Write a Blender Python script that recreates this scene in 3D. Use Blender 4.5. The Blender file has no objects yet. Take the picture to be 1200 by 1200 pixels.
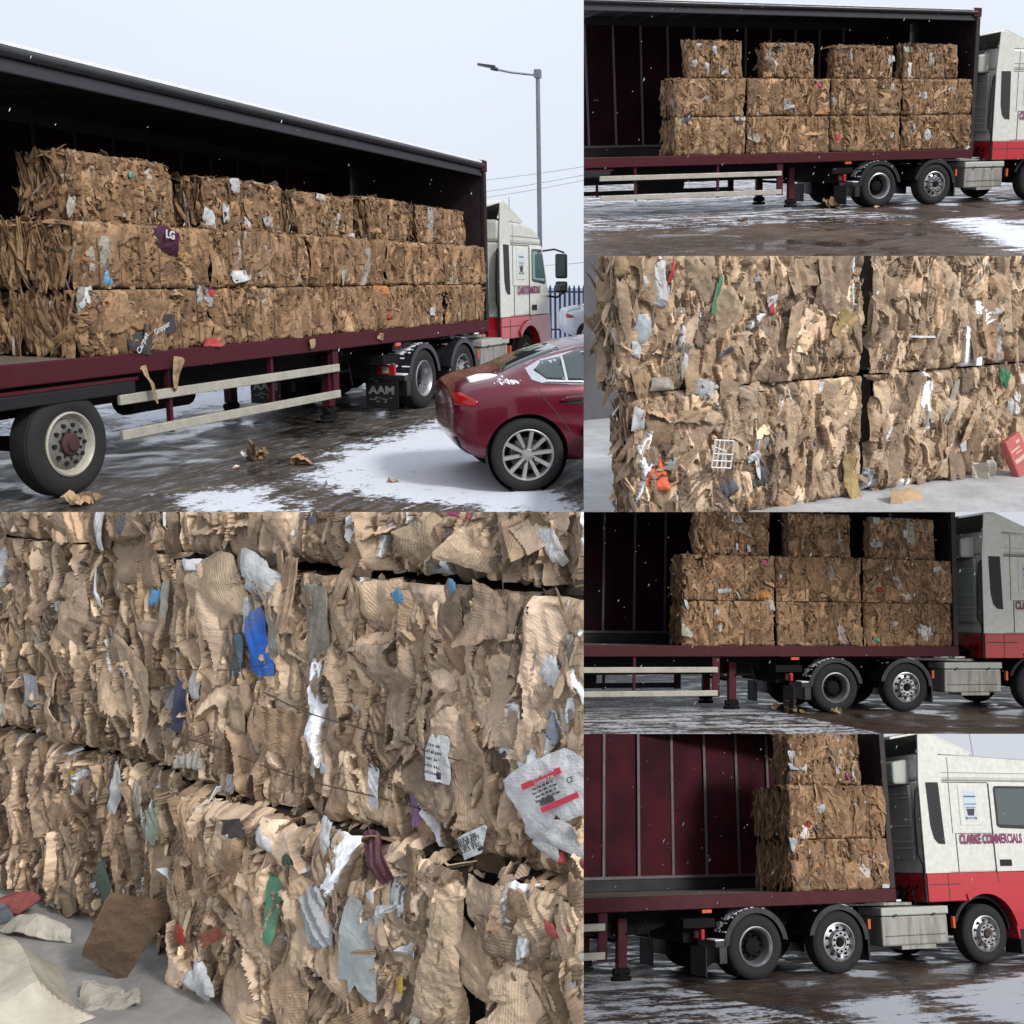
import bpy, bmesh, math, random
import numpy as np
from mathutils import Matrix, Vector
from mathutils.bvhtree import BVHTree
R = math.radians
sc = bpy.context.scene
col = sc.collection

# ------------------------------------------------------------------ camera, world, sun, exposure
cam = bpy.data.objects.new('camera', bpy.data.cameras.new('camera'))
col.objects.link(cam)
cam.location = (0, 0, 0)
cam.rotation_euler = (R(90), 0, 0)
cam.data.sensor_width = 36
cam.data.lens = 39.0
cam.data.shift_x = -0.15
cam.data.shift_y = -0.033333
cam.data.clip_start = 0.05
cam.data.clip_end = 2000
sc.camera = cam
sc.view_settings.view_transform = 'Standard'
sc.view_settings.look = 'None'
sc.view_settings.gamma = 1.0
sc.view_settings.exposure = 0.0
sc.render.resolution_x = 1024
sc.render.resolution_y = 1024

SUN_EL, SUN_AZ = 34, 133          # behind the camera, to the right (azimuth from +Y, clockwise)
world = bpy.data.worlds.new('World')
sc.world = world
world.use_nodes = True
wn = world.node_tree.nodes
wl = world.node_tree.links
wn.clear()
wo = wn.new('ShaderNodeOutputWorld')
bgs = wn.new('ShaderNodeBackground')
bgc = wn.new('ShaderNodeBackground')
add = wn.new('ShaderNodeAddShader')
sky = wn.new('ShaderNodeTexSky')
sky.sky_type = 'NISHITA'
sky.sun_disc = False
sky.sun_elevation = R(SUN_EL)
sky.sun_rotation = R(SUN_AZ)
sky.dust_density = 4
bgs.inputs['Strength'].default_value = 0.03
wl.new(sky.outputs[0], bgs.inputs['Color'])
tc = wn.new('ShaderNodeTexCoord')
sp = wn.new('ShaderNodeSeparateXYZ')
wl.new(tc.outputs['Generated'], sp.inputs[0])
mr = wn.new('ShaderNodeMapRange')
mr.inputs['From Min'].default_value = -1
mr.inputs['From Max'].default_value = 1
wl.new(sp.outputs['Z'], mr.inputs['Value'])
rp = wn.new('ShaderNodeValToRGB')
el = rp.color_ramp.elements
el[0].position = 0.0; el[0].color = (.03, .03, .035, 1)
el[1].position = 1.0; el[1].color = (.85, .88, .95, 1)
for p, c in ((.27, (.10, .10, .11)), (.325, (.64, .68, .75)), (.5, (.66, .69, .74)), (.60, (.70, .735, .79)), (.72, (.80, .85, .93))):
    e = el.new(p); e.color = (*c, 1)
wl.new(mr.outputs[0], rp.inputs['Fac'])
cn = wn.new('ShaderNodeTexNoise')
cn.inputs['Scale'].default_value = 2.2
cn.inputs['Detail'].default_value = 3
wl.new(tc.outputs['Generated'], cn.inputs['Vector'])
cm = wn.new('ShaderNodeMapRange')
cm.inputs['To Min'].default_value = .93
cm.inputs['To Max'].default_value = 1.07
wl.new(cn.outputs['Fac'], cm.inputs['Value'])
wl.new(rp.outputs['Color'], bgc.inputs['Color'])
bk = wn.new('ShaderNodeMapRange')             # front-to-back factor on the overcast, level at both ends
bk.interpolation_type = 'SMOOTHSTEP'
bk.inputs['From Min'].default_value = .15
bk.inputs['From Max'].default_value = -.6
bk.inputs['To Min'].default_value = 1.0
bk.inputs['To Max'].default_value = 1.0
wl.new(sp.outputs['Y'], bk.inputs['Value'])
mu = wn.new('ShaderNodeMath')
mu.operation = 'MULTIPLY'
wl.new(cm.outputs[0], mu.inputs[0])
wl.new(bk.outputs[0], mu.inputs[1])
wl.new(mu.outputs[0], bgc.inputs['Strength'])
wl.new(bgs.outputs[0], add.inputs[0])
wl.new(bgc.outputs[0], add.inputs[1])
wl.new(add.outputs[0], wo.inputs['Surface'])

sun = bpy.data.objects.new('sun', bpy.data.lights.new('sun', 'SUN'))
col.objects.link(sun)
sun.data.energy = 2.5
sun.data.angle = R(10)
sun.data.color = (1.0, .985, .96)
_a = R(SUN_AZ); _e = R(SUN_EL)
sdir = Vector((math.sin(_a) * math.cos(_e), math.cos(_a) * math.cos(_e), math.sin(_e)))
sun.rotation_euler = sdir.to_track_quat('Z', 'Y').to_euler()

# ------------------------------------------------------------------ the six places (real size), each a yard or shed of its own
def pose(rows, t):
    m = Matrix([list(rows[i]) + [t[i]] for i in range(3)] + [[0, 0, 0, 1]])
    return m
POSE={1: ([[0.23953, -0.97086, 0.00713], [0.95537, 0.23438, -0.17983], [0.17292, 0.04989, 0.98367]], [-3.573, 16.491, 1.038]), 2: ([[0.92518, -0.379, -0.01975], [0.35811, 0.88904, -0.28524], [0.12567, 0.25682, 0.95825]], [4.575, 23.844, 5.816]), 5: ([[0.96136, -0.27514, 0.00874], [0.2718, 0.95376, 0.12829], [-0.04363, -0.12096, 0.9917]], [3.035, 19.764, -4.188]), 6: ([[0.9097, -0.41499, -0.01502], [0.39755, 0.85989, 0.32022], [-0.11997, -0.29728, 0.94722]], [1.308, 15.799, -7.151]), 3: ([[0.82033, -0.57189, 0.0], [0.56128, 0.80511, -0.19176], [0.10967, 0.15731, 0.98144]], [0.876, 6.988, -0.163]), 4: ([[0.85864, 0.51258, -0.0], [-0.51203, 0.85773, -0.0461], [-0.02363, 0.03959, 0.99894]], [-1.203, 3.66, -1.783])}
SIZE = {1: 1., 2: 1.30, 3: 1., 4: 1., 5: 1.10, 6: .93}      # metres per drawing unit of each yard
PLACE = {k: pose([[c * SIZE[k] for c in r] for r in v[0]], [c * SIZE[k] for c in v[1]]) for k, v in POSE.items()}
DIM = {
 1: dict(xm=1.40, xf=4.36, xh=2.42, xc=3.02, zb=1.20, zr=3.76, zs=1.22, zc=.84, zk=2.50, zt=3.17, xl=-1.87, xs0=-6.31, xs1=-2.39, xr=-6.93, r=.44, tr=.465, cl=2.5, zsk=.42, zst=.80, sr=.98),
 2: dict(xm=1.41, xf=4.19, xh=2.33, xc=2.88, zb=1.15, zr=4.00, zs=1.31, zc=.91, zk=2.80, zt=3.52, xl=-1.88, xs0=-6.30, xs1=-2.35, xr=-7.09, r=.44, zsk=.36, zst=.78),
 5: dict(xm=1.40, xf=4.19, xh=2.44, xc=3.03, zb=1.17, zr=3.95, zs=1.415, zc=.96, zk=2.90, zt=3.66, xl=-1.80, xs0=-6.29, xs1=-2.22, xr=-7.09, r=.44, zsk=.33, zst=.78),
 6: dict(cl=3.3, xm=1.41, xf=4.20, xh=2.44, xc=3.09, zb=1.15, zr=3.90, zs=1.36, zc=.94, zk=2.785, zt=3.49, xl=-1.90, xs0=-6.29, xs1=-2.33, xr=-7.09, r=.44, zsk=.39, zst=.80)}
PLACE_OF = {}

# ------------------------------------------------------------------ materials
def srgb(r, g, b):
    f = lambda c: (c / 255 / 12.92) if c <= 10 else ((c / 255 + .055) / 1.055) ** 2.4
    return (f(r), f(g), f(b))

class NT:
    def __init__(s, name):
        s.m = bpy.data.materials.new(name); s.m.use_nodes = True
        s.t = s.m.node_tree; s.n = s.t.nodes; s.b = s.n['Principled BSDF']
    def new(s, typ, **kw):
        n = s.n.new(typ)
        for k, v in kw.items():
            if hasattr(n, k): setattr(n, k, v)
        return n
    def inp(s, node, key, v):
        sock = node.inputs[key]
        if hasattr(v, 'is_output'): s.t.links.new(v, sock)
        else:
            sock.default_value = v
    def noise(s, vec, scale, detail=4, rough=.55, dist=0):
        n = s.new('ShaderNodeTexNoise')
        if vec is not None: s.inp(n, 'Vector', vec)
        n.inputs['Scale'].default_value = scale; n.inputs['Detail'].default_value = detail
        n.inputs['Roughness'].default_value = rough; n.inputs['Distortion'].default_value = dist
        return n.outputs['Fac']
    def ramp(s, v, lo, hi, a=0., b=1.):
        n = s.new('ShaderNodeMapRange'); s.inp(n, 'Value', v)
        n.inputs['From Min'].default_value = lo; n.inputs['From Max'].default_value = hi
        s.inp(n, 'To Min', a); s.inp(n, 'To Max', b); n.clamp = True
        return n.outputs[0]
    def math(s, op, a, b=0.):
        n = s.new('ShaderNodeMath', operation=op); s.inp(n, 0, a); s.inp(n, 1, b); return n.outputs[0]
    def mix(s, f, a, b, mode='MIX'):
        n = s.new('ShaderNodeMix', data_type='RGBA', blend_type=mode)
        s.inp(n, 0, f)
        for i, v in ((6, a), (7, b)):
            if not hasattr(v, 'is_output'): v = (*v, 1) if len(v) == 3 else v
            s.inp(n, i, v)
        return n.outputs[2]
    def scale(s, colr, f):
        n = s.new('ShaderNodeVectorMath', operation='SCALE'); s.inp(n, 0, colr); s.inp(n, 'Scale', f); return n.outputs[0]
    def bump(s, h, strength=.3, dist=.01, normal=None):
        n = s.new('ShaderNodeBump'); s.inp(n, 'Height', h)
        n.inputs['Strength'].default_value = strength; n.inputs['Distance'].default_value = dist
        if normal is not None: s.inp(n, 'Normal', normal)
        return n.outputs[0]
    def obj(s, scale=(1, 1, 1)):
        t = s.new('ShaderNodeTexCoord'); m = s.new('ShaderNodeMapping')
        m.inputs['Scale'].default_value = scale
        s.t.links.new(t.outputs['Object'], m.inputs['Vector']); return m.outputs[0]
    def set(s, **kw):
        for k, v in kw.items():
            s.inp(s.b, {'base': 'Base Color', 'rough': 'Roughness', 'metal': 'Metallic', 'normal': 'Normal', 'spec': 'Specular IOR Level', 'coat': 'Coat Weight'}[k], v if (hasattr(v, 'is_output') or k != 'base') else (*v, 1))
        return s.m

def plain(name, c, rough=.5, metal=0., dirt=.25, dirtc=(.03, .025, .02), scale=6, bump=.08, coat=0., spec=.5):
    t = NT(name); v = t.obj()
    n = t.noise(v, scale, 6, .6); f = t.noise(v, scale * 9, 3)
    k = t.ramp(n, .42, .72, 0., dirt)
    base = t.mix(k, c, dirtc)
    base = t.scale(base, t.ramp(f, .3, .7, .9, 1.1))
    return t.set(base=base, rough=t.ramp(n, .3, .7, max(rough - .08, .02), min(rough + .12, 1)), metal=metal, normal=t.bump(f, bump, .004), coat=coat, spec=spec)

M = {}
M['maroon'] = plain('maroon_paint', (.058, .005, .011), .6, dirt=.25, spec=.25)
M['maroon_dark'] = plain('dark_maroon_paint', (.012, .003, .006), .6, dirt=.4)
M['curtain'] = None
M['black'] = plain('black_plastic', (.008, .008, .010), .6, dirt=.3, dirtc=(.025, .022, .02), spec=.35)
M['gloss_black'] = plain('glossy_black_plastic', (.012, .013, .016), .28, dirt=.2, dirtc=(.06, .055, .05))
M['chassis'] = plain('dirty_black_steel', (.006, .0055, .006), .85, dirt=.4, dirtc=(.018, .014, .011), spec=.2)
M['tyre'] = plain('tyre_rubber', (.011, .011, .012), .85, dirt=.45, dirtc=(.035, .030, .026), scale=5, bump=.3)
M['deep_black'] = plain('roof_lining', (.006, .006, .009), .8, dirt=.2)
M['rail_grey'] = plain('dark_grey_rail', (.030, .030, .040), .55, dirt=.3)
M['steel'] = plain('worn_silver_wheel', (.42, .43, .45), .35, .75, dirt=.45, dirtc=(.08, .075, .07), scale=14)
M['steel_dull'] = plain('dull_wheel_disc', (.17, .165, .15), .6, .2, dirt=.6, dirtc=(.06, .05, .04), scale=12)
M['hub'] = plain('rusty_red_hub', (.05, .016, .015), .7, dirt=.4)
M['alu'] = plain('beige_aluminium_rail', (.42, .40, .34), .5, .15, dirt=.35, dirtc=(.16, .14, .1), scale=4)
M['tank'] = None
M['wood'] = None
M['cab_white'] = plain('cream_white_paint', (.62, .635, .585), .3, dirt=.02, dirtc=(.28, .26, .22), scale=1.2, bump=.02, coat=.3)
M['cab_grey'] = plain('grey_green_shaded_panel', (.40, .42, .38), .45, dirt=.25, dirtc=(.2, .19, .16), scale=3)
M['cab_red'] = plain('red_paint', (.45, .012, .022), .25, dirt=.12, dirtc=(.12, .03, .03), scale=3, coat=.5, bump=.02)
M['groove'] = plain('panel_gap', (.05, .05, .045), .8)
M['red_lamp'] = plain('red_lamp_lens', (.34, .010, .012), .15, dirt=.1)
M['orange_lamp'] = plain('orange_reflector', (.6, .09, .02), .25)
M['purple_text'] = plain('purple_lettering', (.20, .025, .10), .4, dirt=0)
M['white_text'] = plain('white_lettering', (.55, .55, .55), .6, dirt=.2)
M['dark_text'] = plain('dark_print', (.05, .05, .06), .7, dirt=0)
M['red_print'] = plain('red_print', (.6, .04, .08), .6, dirt=0)
M['blue_print'] = plain('blue_print', (.05, .14, .3), .6, dirt=0)
M['snow'] = None
M['galv'] = plain('galvanised_pole', (.20, .22, .26), .5, .4, dirt=.2)
M['lamp_dark'] = plain('dark_lamp_head', (.04, .045, .055), .45, .2)
M['fence_blue'] = plain('blue_fence_paint', (.045, .075, .20), .5, dirt=.2)
M['cable'] = plain('overhead_cable_grey', (.30, .33, .38), .7)
M['car_red'] = None
M['car_white'] = plain('white_car_paint', (.6, .62, .66), .3, dirt=.1, scale=3, coat=.5)
M['chrome'] = plain('chrome_trim', (.75, .76, .8), .12, 1., dirt=.05)
M['alloy'] = plain('alloy_wheel', (.50, .49, .48), .3, .7, dirt=.2, dirtc=(.15, .14, .13), scale=12)
M['orange_wheel'] = M['steel']
M['wall_grey'] = plain('grey_shed_wall', (.10, .10, .11), .8, dirt=.4, scale=2)
M['wire'] = plain('baling_wire', (.07, .055, .04), .6, .3)
M['grille'] = None

t = NT('dark_red_metallic_paint'); _n = t.noise(t.obj(), 3, 6, .65)
M['car_red'] = t.set(base=t.mix(t.ramp(_n, .5, .8, 0., .12), (.125, .006, .020), (.10, .07, .06)), rough=t.ramp(_n, .35, .75, .20, .34), metal=.25, coat=.55)
def m_glass(name, c):
    t = NT(name); return t.set(base=c, rough=.06, spec=.9, coat=.6)
M['glass'] = m_glass('dark_window_glass', (.03, .05, .052))
M['glass_teal'] = m_glass('tinted_cab_glass', (.07, .14, .13))

t = NT('corrugated_cardboard')
A = t.new('ShaderNodeAttribute', attribute_name='tint'); U = t.new('ShaderNodeAttribute', attribute_name='cuv')
uv = U.outputs['Vector']
n1 = t.noise(uv, 7, 7, .62, .4); n2 = t.noise(uv, 60, 4, .6); n3 = t.noise(uv, 2.6, 4, .6, .6)
base = t.scale(A.outputs['Color'], t.ramp(n1, .3, .7, .72, 1.18))
base = t.scale(base, t.ramp(n2, .3, .7, .93, 1.07))
base = t.mix(t.ramp(n3, .48, .72, 0., .65), base, t.mix(.7, base, (.055, .045, .036)))
n4 = t.noise(uv, 18, 6, .7, 1.)
base = t.mix(t.ramp(n4, .55, .70, 0., .45), base, t.scale(base, .48))
wv = t.new('ShaderNodeTexWave', wave_type='BANDS', bands_direction='X', wave_profile='SIN')
wv.inputs['Scale'].default_value = 34; wv.inputs['Distortion'].default_value = 3.2; wv.inputs['Detail'].default_value = 2; wv.inputs['Detail Scale'].default_value = 1.3
t.inp(wv, 'Vector', uv)
patch = t.ramp(t.noise(uv, 3.3, 2), .36, .52)
wf = t.math('MULTIPLY', t.math('MULTIPLY', wv.outputs['Fac'], A.outputs['Alpha']), patch)
base = t.scale(base, t.math('SUBTRACT', 1.03, t.math('MULTIPLY', wf, .08)))
vo = t.new('ShaderNodeTexVoronoi', feature='F1'); vo.inputs['Scale'].default_value = 17
dv = t.new('ShaderNodeVectorMath', operation='ADD')
nn = t.new('ShaderNodeTexNoise'); t.inp(nn, 'Vector', uv); nn.inputs['Scale'].default_value = 10
t.inp(dv, 0, uv); t.inp(dv, 1, t.scale(nn.outputs['Color'], .05)); t.inp(vo, 'Vector', dv.outputs[0])
h = t.math('ADD', t.math('MULTIPLY', vo.outputs['Distance'], 1.1), t.math('MULTIPLY', n1, 1.6))
ve = t.new('ShaderNodeTexVoronoi', feature='DISTANCE_TO_EDGE'); ve.inputs['Scale'].default_value = 11; t.inp(ve, 'Vector', dv.outputs[0])
h = t.math('ADD', h, t.math('MULTIPLY', t.ramp(ve.outputs['Distance'], 0., .30), .22))
h = t.math('ADD', h, t.math('MULTIPLY', n2, .30))
h = t.math('ADD', h, t.math('MULTIPLY', wf, .12))
M['card'] = t.set(base=base, rough=.85, normal=t.bump(h, .6, .018), spec=.2)

t = NT('crumpled_plastic')
A = t.new('ShaderNodeAttribute', attribute_name='tint'); U = t.new('ShaderNodeAttribute', attribute_name='cuv')
n1 = t.noise(U.outputs['Vector'], 14, 6, .6, .8); n2 = t.noise(U.outputs['Vector'], 5, 4)
base = t.mix(t.ramp(n2, .42, .68, 0., .5), A.outputs['Color'], (.16, .13, .1))
M['plastic'] = t.set(base=base, rough=.45, normal=t.bump(n1, .5, .02))

t = NT('far_curtain_fabric')
v = t.obj((1, 1, 1)); n = t.noise(v, 1.3, 5); f = t.noise(t.obj((6, 6, .6)), 3, 4)
M['curtain'] = t.set(base=t.mix(t.ramp(n, .35, .7), (.022, .004, .007), (.060, .008, .013)), spec=.1, rough=.7, normal=t.bump(f, .4, .03))

t = NT('shaded_curtain_fabric')  # darker copy of the curtain, with the dim trailer interior put into its colour
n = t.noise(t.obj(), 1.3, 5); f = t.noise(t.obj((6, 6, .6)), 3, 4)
M['curtain_shaded'] = t.set(base=t.mix(t.ramp(n, .35, .7), (.007, .002, .004), (.022, .003, .007)), spec=.08, rough=.75, normal=t.bump(f, .4, .03))

t = NT('worn_deck_boards')
v = t.obj((.6, 7, 1)); n = t.noise(v, 3, 6, .7); w2 = t.noise(t.obj((1, 1, 1)), 2, 4)
M['wood'] = t.set(base=t.mix(t.ramp(w2, .4, .65, 0., .6), t.mix(n, (.10, .085, .065), (.24, .205, .16)), (.07, .06, .05)), rough=.7, normal=t.bump(n, .3, .01))

t = NT('streaked_steel_locker')
v = t.obj((7, 7, .8)); n = t.noise(v, 2.5, 6, .6); g = t.noise(t.obj(), 5, 4)
M['tank'] = t.set(base=t.mix(t.ramp(n, .42, .68, 0., .75), t.mix(g, (.29, .285, .265), (.36, .355, .33)), (.15, .135, .11)), rough=.5, metal=.15)

t = NT('fresh_snow')
n = t.noise(t.obj(), 9, 6)
M['snow'] = t.set(base=t.mix(n, (.70, .73, .79), (.86, .88, .92)), rough=.7, normal=t.bump(n, .5, .03))

t = NT('air_intake_grille')
wv = t.new('ShaderNodeTexWave', wave_type='BANDS', bands_direction='DIAGONAL'); wv.inputs['Scale'].default_value = 9
t.inp(wv, 'Vector', t.obj())
M['grille'] = t.set(base=t.mix(wv.outputs['Fac'], (.006, .006, .007), (.035, .035, .04)), rough=.5, normal=t.bump(wv.outputs['Fac'], .8, .01))

def ground_mat(name, wetdark, wetlight, snowc, streak, slush, wet=.25, spec=.3, dry=.65, along=(0.45, 1.9, 1)):
    t = NT(name)
    A = t.new('ShaderNodeAttribute', attribute_name='snow')
    o = t.obj(); st = t.obj(along)
    big = t.noise(o, .55, 5, .6); fine = t.noise(o, 14, 8, .7); grit = t.noise(o, 70, 3, .7)
    tr = t.noise(st, 1.7, 7, .68, .6); tr2 = t.noise(st, 5.5, 5, .65)
    asph = t.mix(t.ramp(big, .35, .65), wetdark, wetlight)
    asph = t.scale(asph, t.ramp(fine, .25, .75, .55, 1.45))
    asph = t.mix(t.ramp(tr, .40, .66, 0., .55), asph, t.scale(asph, .5))
    asph = t.scale(asph, t.ramp(grit, .3, .7, .6, 1.5))
    pud = t.math('MULTIPLY', t.ramp(t.noise(o, .9, 4, .6, .5), .50, .60), t.math('SUBTRACT', 1., t.ramp(A.outputs['Fac'], .3, .6)))
    asph = t.mix(pud, asph, t.scale(asph, .6))
    sl = t.math('MULTIPLY', t.ramp(tr2, .50, .66), t.ramp(fine, .38, .58))
    asph = t.mix(t.math('MULTIPLY', sl, slush), asph, (.42, .46, .54))
    f = t.math('ADD', A.outputs['Fac'], t.math('MULTIPLY', t.math('SUBTRACT', fine, .5), 1.7))
    f = t.math('ADD', f, t.math('MULTIPLY', t.math('SUBTRACT', t.noise(o, 3.2, 5, .6), .5), 1.6))
    f = t.math('ADD', f, t.math('MULTIPLY', t.math('SUBTRACT', tr, .5), streak))
    f = t.math('ADD', f, t.math('MULTIPLY', t.math('SUBTRACT', grit, .5), .5))
    sm = t.ramp(f, .42, .62)
    base = t.mix(sm, asph, t.mix(fine, t.scale(t.mix(0., snowc, snowc), .8), snowc))
    wetm = t.ramp(t.math('ADD', tr, t.math('MULTIPLY', big, .4)), .55, .85)
    rough = t.mix(sm, t.mix(pud, t.mix(wetm, (dry,) * 3, (wet,) * 3), (.07,) * 3), (.75,) * 3)
    hh = t.math('ADD', t.math('MULTIPLY', t.math('MULTIPLY', grit, t.math('SUBTRACT', 1., pud)), .5), t.math('ADD', t.math('MULTIPLY', tr2, .6), t.math('MULTIPLY', sm, 1.2)))
    return t.set(base=base, rough=rough, normal=t.bump(hh, .45, .02), spec=spec)

# ------------------------------------------------------------------ mesh helpers
def tag(o, label=None, cat=None, group=None, kind=None):
    if label: o['label'] = label
    if cat: o['category'] = cat
    if group: o['group'] = group
    if kind: o['kind'] = kind
    return o

def link(o, parent, place, loc=(0, 0, 0), rz=0.):
    col.objects.link(o)
    if parent is not None: o.parent = parent
    else: o.matrix_world = PLACE[place] @ Matrix.Translation(loc) @ Matrix.Rotation(rz, 4, 'Z')
    return o

def thing(name, place, loc=(0, 0, 0), rz=0., label='', cat='', group=None):
    o = bpy.data.objects.new(name, None); o.empty_display_size = .2
    link(o, None, place, loc, rz); o['place'] = place
    return tag(o, label, cat, group)

class G:
    def __init__(s): s.v = []; s.f = []; s.sm = []
    def add(s, vs, fs, smooth=False):
        b = len(s.v); s.v += [tuple(v) for v in vs]; s.f += [tuple(b + i for i in f) for f in fs]; s.sm += [smooth] * len(fs); return s
    def box(s, x0, x1, y0, y1, z0, z1):
        x0, x1 = min(x0, x1), max(x0, x1); y0, y1 = min(y0, y1), max(y0, y1); z0, z1 = min(z0, z1), max(z0, z1)
        return s.add([(x0, y0, z0), (x1, y0, z0), (x1, y1, z0), (x0, y1, z0), (x0, y0, z1), (x1, y0, z1), (x1, y1, z1), (x0, y1, z1)],
                     [(0, 3, 2, 1), (4, 5, 6, 7), (0, 1, 5, 4), (1, 2, 6, 5), (2, 3, 7, 6), (3, 0, 4, 7)])
    def prism(s, pts, y0, y1):            # polygon in x,z extruded along y
        n = len(pts); area = sum(pts[i][0] * pts[(i + 1) % n][1] - pts[(i + 1) % n][0] * pts[i][1] for i in range(n))
        if area < 0: pts = pts[::-1]
        vs = [(x, y0, z) for x, z in pts] + [(x, y1, z) for x, z in pts]
        return s.add(vs, [tuple(range(n)), tuple(range(2 * n - 1, n - 1, -1))] + [(i, i + n, (i + 1) % n + n, (i + 1) % n) for i in range(n)])
    def lathe(s, prof, cx, cy, cz, n=40, sgn=1):   # axis along y; prof (radius, y offset)
        vs = []
        for r, y in prof:
            for k in range(n):
                a = 2 * math.pi * k / n; vs.append((cx + r * math.cos(a), cy + sgn * y, cz + r * math.sin(a)))
        fs = []
        for j in range(len(prof) - 1):
            for k in range(n):
                k2 = (k + 1) % n; q = (j * n + k, j * n + k2, (j + 1) * n + k2, (j + 1) * n + k)
                fs.append(q if sgn > 0 else q[::-1])
        return s.add(vs, fs, True)
    def tube(s, path, r, n=8, r1=None):
        P = [Vector(p) for p in path]; vs = []; m = len(P)
        for i, p in enumerate(P):
            d = (P[min(i + 1, m - 1)] - P[max(i - 1, 0)]).normalized()
            a = d.orthogonal().normalized() if i == 0 else (a - d * a.dot(d)).normalized()
            b = d.cross(a); rr = r if r1 is None else r + (r1 - r) * i / (m - 1)
            for k in range(n):
                t_ = 2 * math.pi * k / n; vs.append(p + (a * math.cos(t_) + b * math.sin(t_)) * rr)
        fs = [(i * n + k, i * n + (k + 1) % n, (i + 1) * n + (k + 1) % n, (i + 1) * n + k) for i in range(m - 1) for k in range(n)]
        fs += [tuple(range(n - 1, -1, -1)), tuple((m - 1) * n + k for k in range(n))]
        return s.add(vs, fs, True)
    def arc_band(s, cx, cz, r0, r1, a0, a1, y0, y1, n=20):   # a solid arc (mudguard)
        vs = []
        for k in range(n + 1):
            a = R(a0 + (a1 - a0) * k / n)
            for r in (r0, r1):
                for y in (y0, y1): vs.append((cx + r * math.cos(a), y, cz + r * math.sin(a)))
        fs = []
        for k in range(n):
            b = 4 * k; c = b + 4
            fs += [(b, c, c + 1, b + 1), (b + 2, b + 3, c + 3, c + 2), (b, b + 2, c + 2, c), (b + 1, c + 1, c + 3, b + 3)]
        fs += [(0, 1, 3, 2), (4 * n, 4 * n + 2, 4 * n + 3, 4 * n + 1)]
        return s.add(vs, fs, True)
    def build(s, name, mat, parent=None, place=None, bevel=0., loc=(0, 0, 0), rz=0., sharp=40):
        me = bpy.data.meshes.new(name); me.from_pydata(s.v, [], s.f)
        me.polygons.foreach_set('use_smooth', s.sm)
        me.materials.append(M[mat] if isinstance(mat, str) else mat)
        bm = bmesh.new(); bm.from_mesh(me); bmesh.ops.recalc_face_normals(bm, faces=bm.faces)
        for e in bm.edges:
            if len(e.link_faces) == 2 and e.calc_face_angle(0) > R(sharp): e.smooth = False
        bm.to_mesh(me); bm.free()
        o = bpy.data.objects.new(name, me); link(o, parent, place, loc, rz)
        if parent is None: o['place'] = place
        if bevel:
            b = o.modifiers.new('bevel', 'BEVEL'); b.width = bevel; b.segments = 2; b.limit_method = 'ANGLE'; b.angle_limit = R(50)
        return o

def text_mesh(name, body, size, mat, parent, loc, rot, extrude=.002, sx=1., align='CENTER', offset=0.):
    cu = bpy.data.curves.new(name, 'FONT'); cu.body = body; cu.size = size; cu.extrude = extrude; cu.align_x = align; cu.align_y = 'CENTER'; cu.offset = offset; cu.resolution_u = 3
    tmp = bpy.data.objects.new(name + '_curve', cu); col.objects.link(tmp)
    dg = bpy.context.evaluated_depsgraph_get(); me = bpy.data.meshes.new_from_object(tmp.evaluated_get(dg)); me.name = name
    bpy.data.objects.remove(tmp)
    me.materials.clear(); me.materials.append(M[mat])
    o = bpy.data.objects.new(name, me); col.objects.link(o); o.parent = parent
    o.matrix_local = Matrix.Translation(loc) @ rot.to_4x4() @ Matrix.Diagonal((sx, 1, 1, 1))
    return o
ROT_FRONT = Matrix(((1, 0, 0), (0, 0, -1), (0, 1, 0)))       # lettering that faces -y

# ------------------------------------------------------------------ crumpled sheets of card
PAL = {
 'white': (.66, .67, .68), 'white2': (.55, .60, .60), 'paper': (.48, .45, .38), 'palegrey': (.42, .44, .46), 'greycard': (.36, .33, .28), 'paleblue': (.48, .56, .62),
 'blue': (.012, .16, .68), 'teal': (.02, .09, .15), 'navy': (.01, .025, .10), 'green': (.10, .37, .23), 'green2': (.03, .22, .09), 'darkgreen': (.03, .12, .09),
 'rust': (.30, .06, .03), 'red': (.5, .02, .02), 'redcard': (.55, .06, .07), 'dustred': (.30, .08, .075), 'purple': (.22, .10, .26), 'maroon': (.10, .025, .04), 'maroonlabel': (.085, .022, .055),
 'black': (.02, .02, .025), 'yellow': (.62, .42, .02), 'yellowcard': (.48, .35, .17), 'pink': (.62, .05, .20), 'pinkpurple': (.30, .05, .16), 'pinkgrey': (.40, .25, .25), 'slate': (.10, .11, .13), 'slateblue': (.07, .12, .2),
 'darkgrey': (.07, .07, .07), 'grey2': (.065, .065, .068), 'greencream': (.40, .46, .37), 'skyblue': (.10, .34, .6), 'orange': (.58, .22, .045), 'tan': (.46, .32, .19), 'foam': (.7, .7, .7)}

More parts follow.
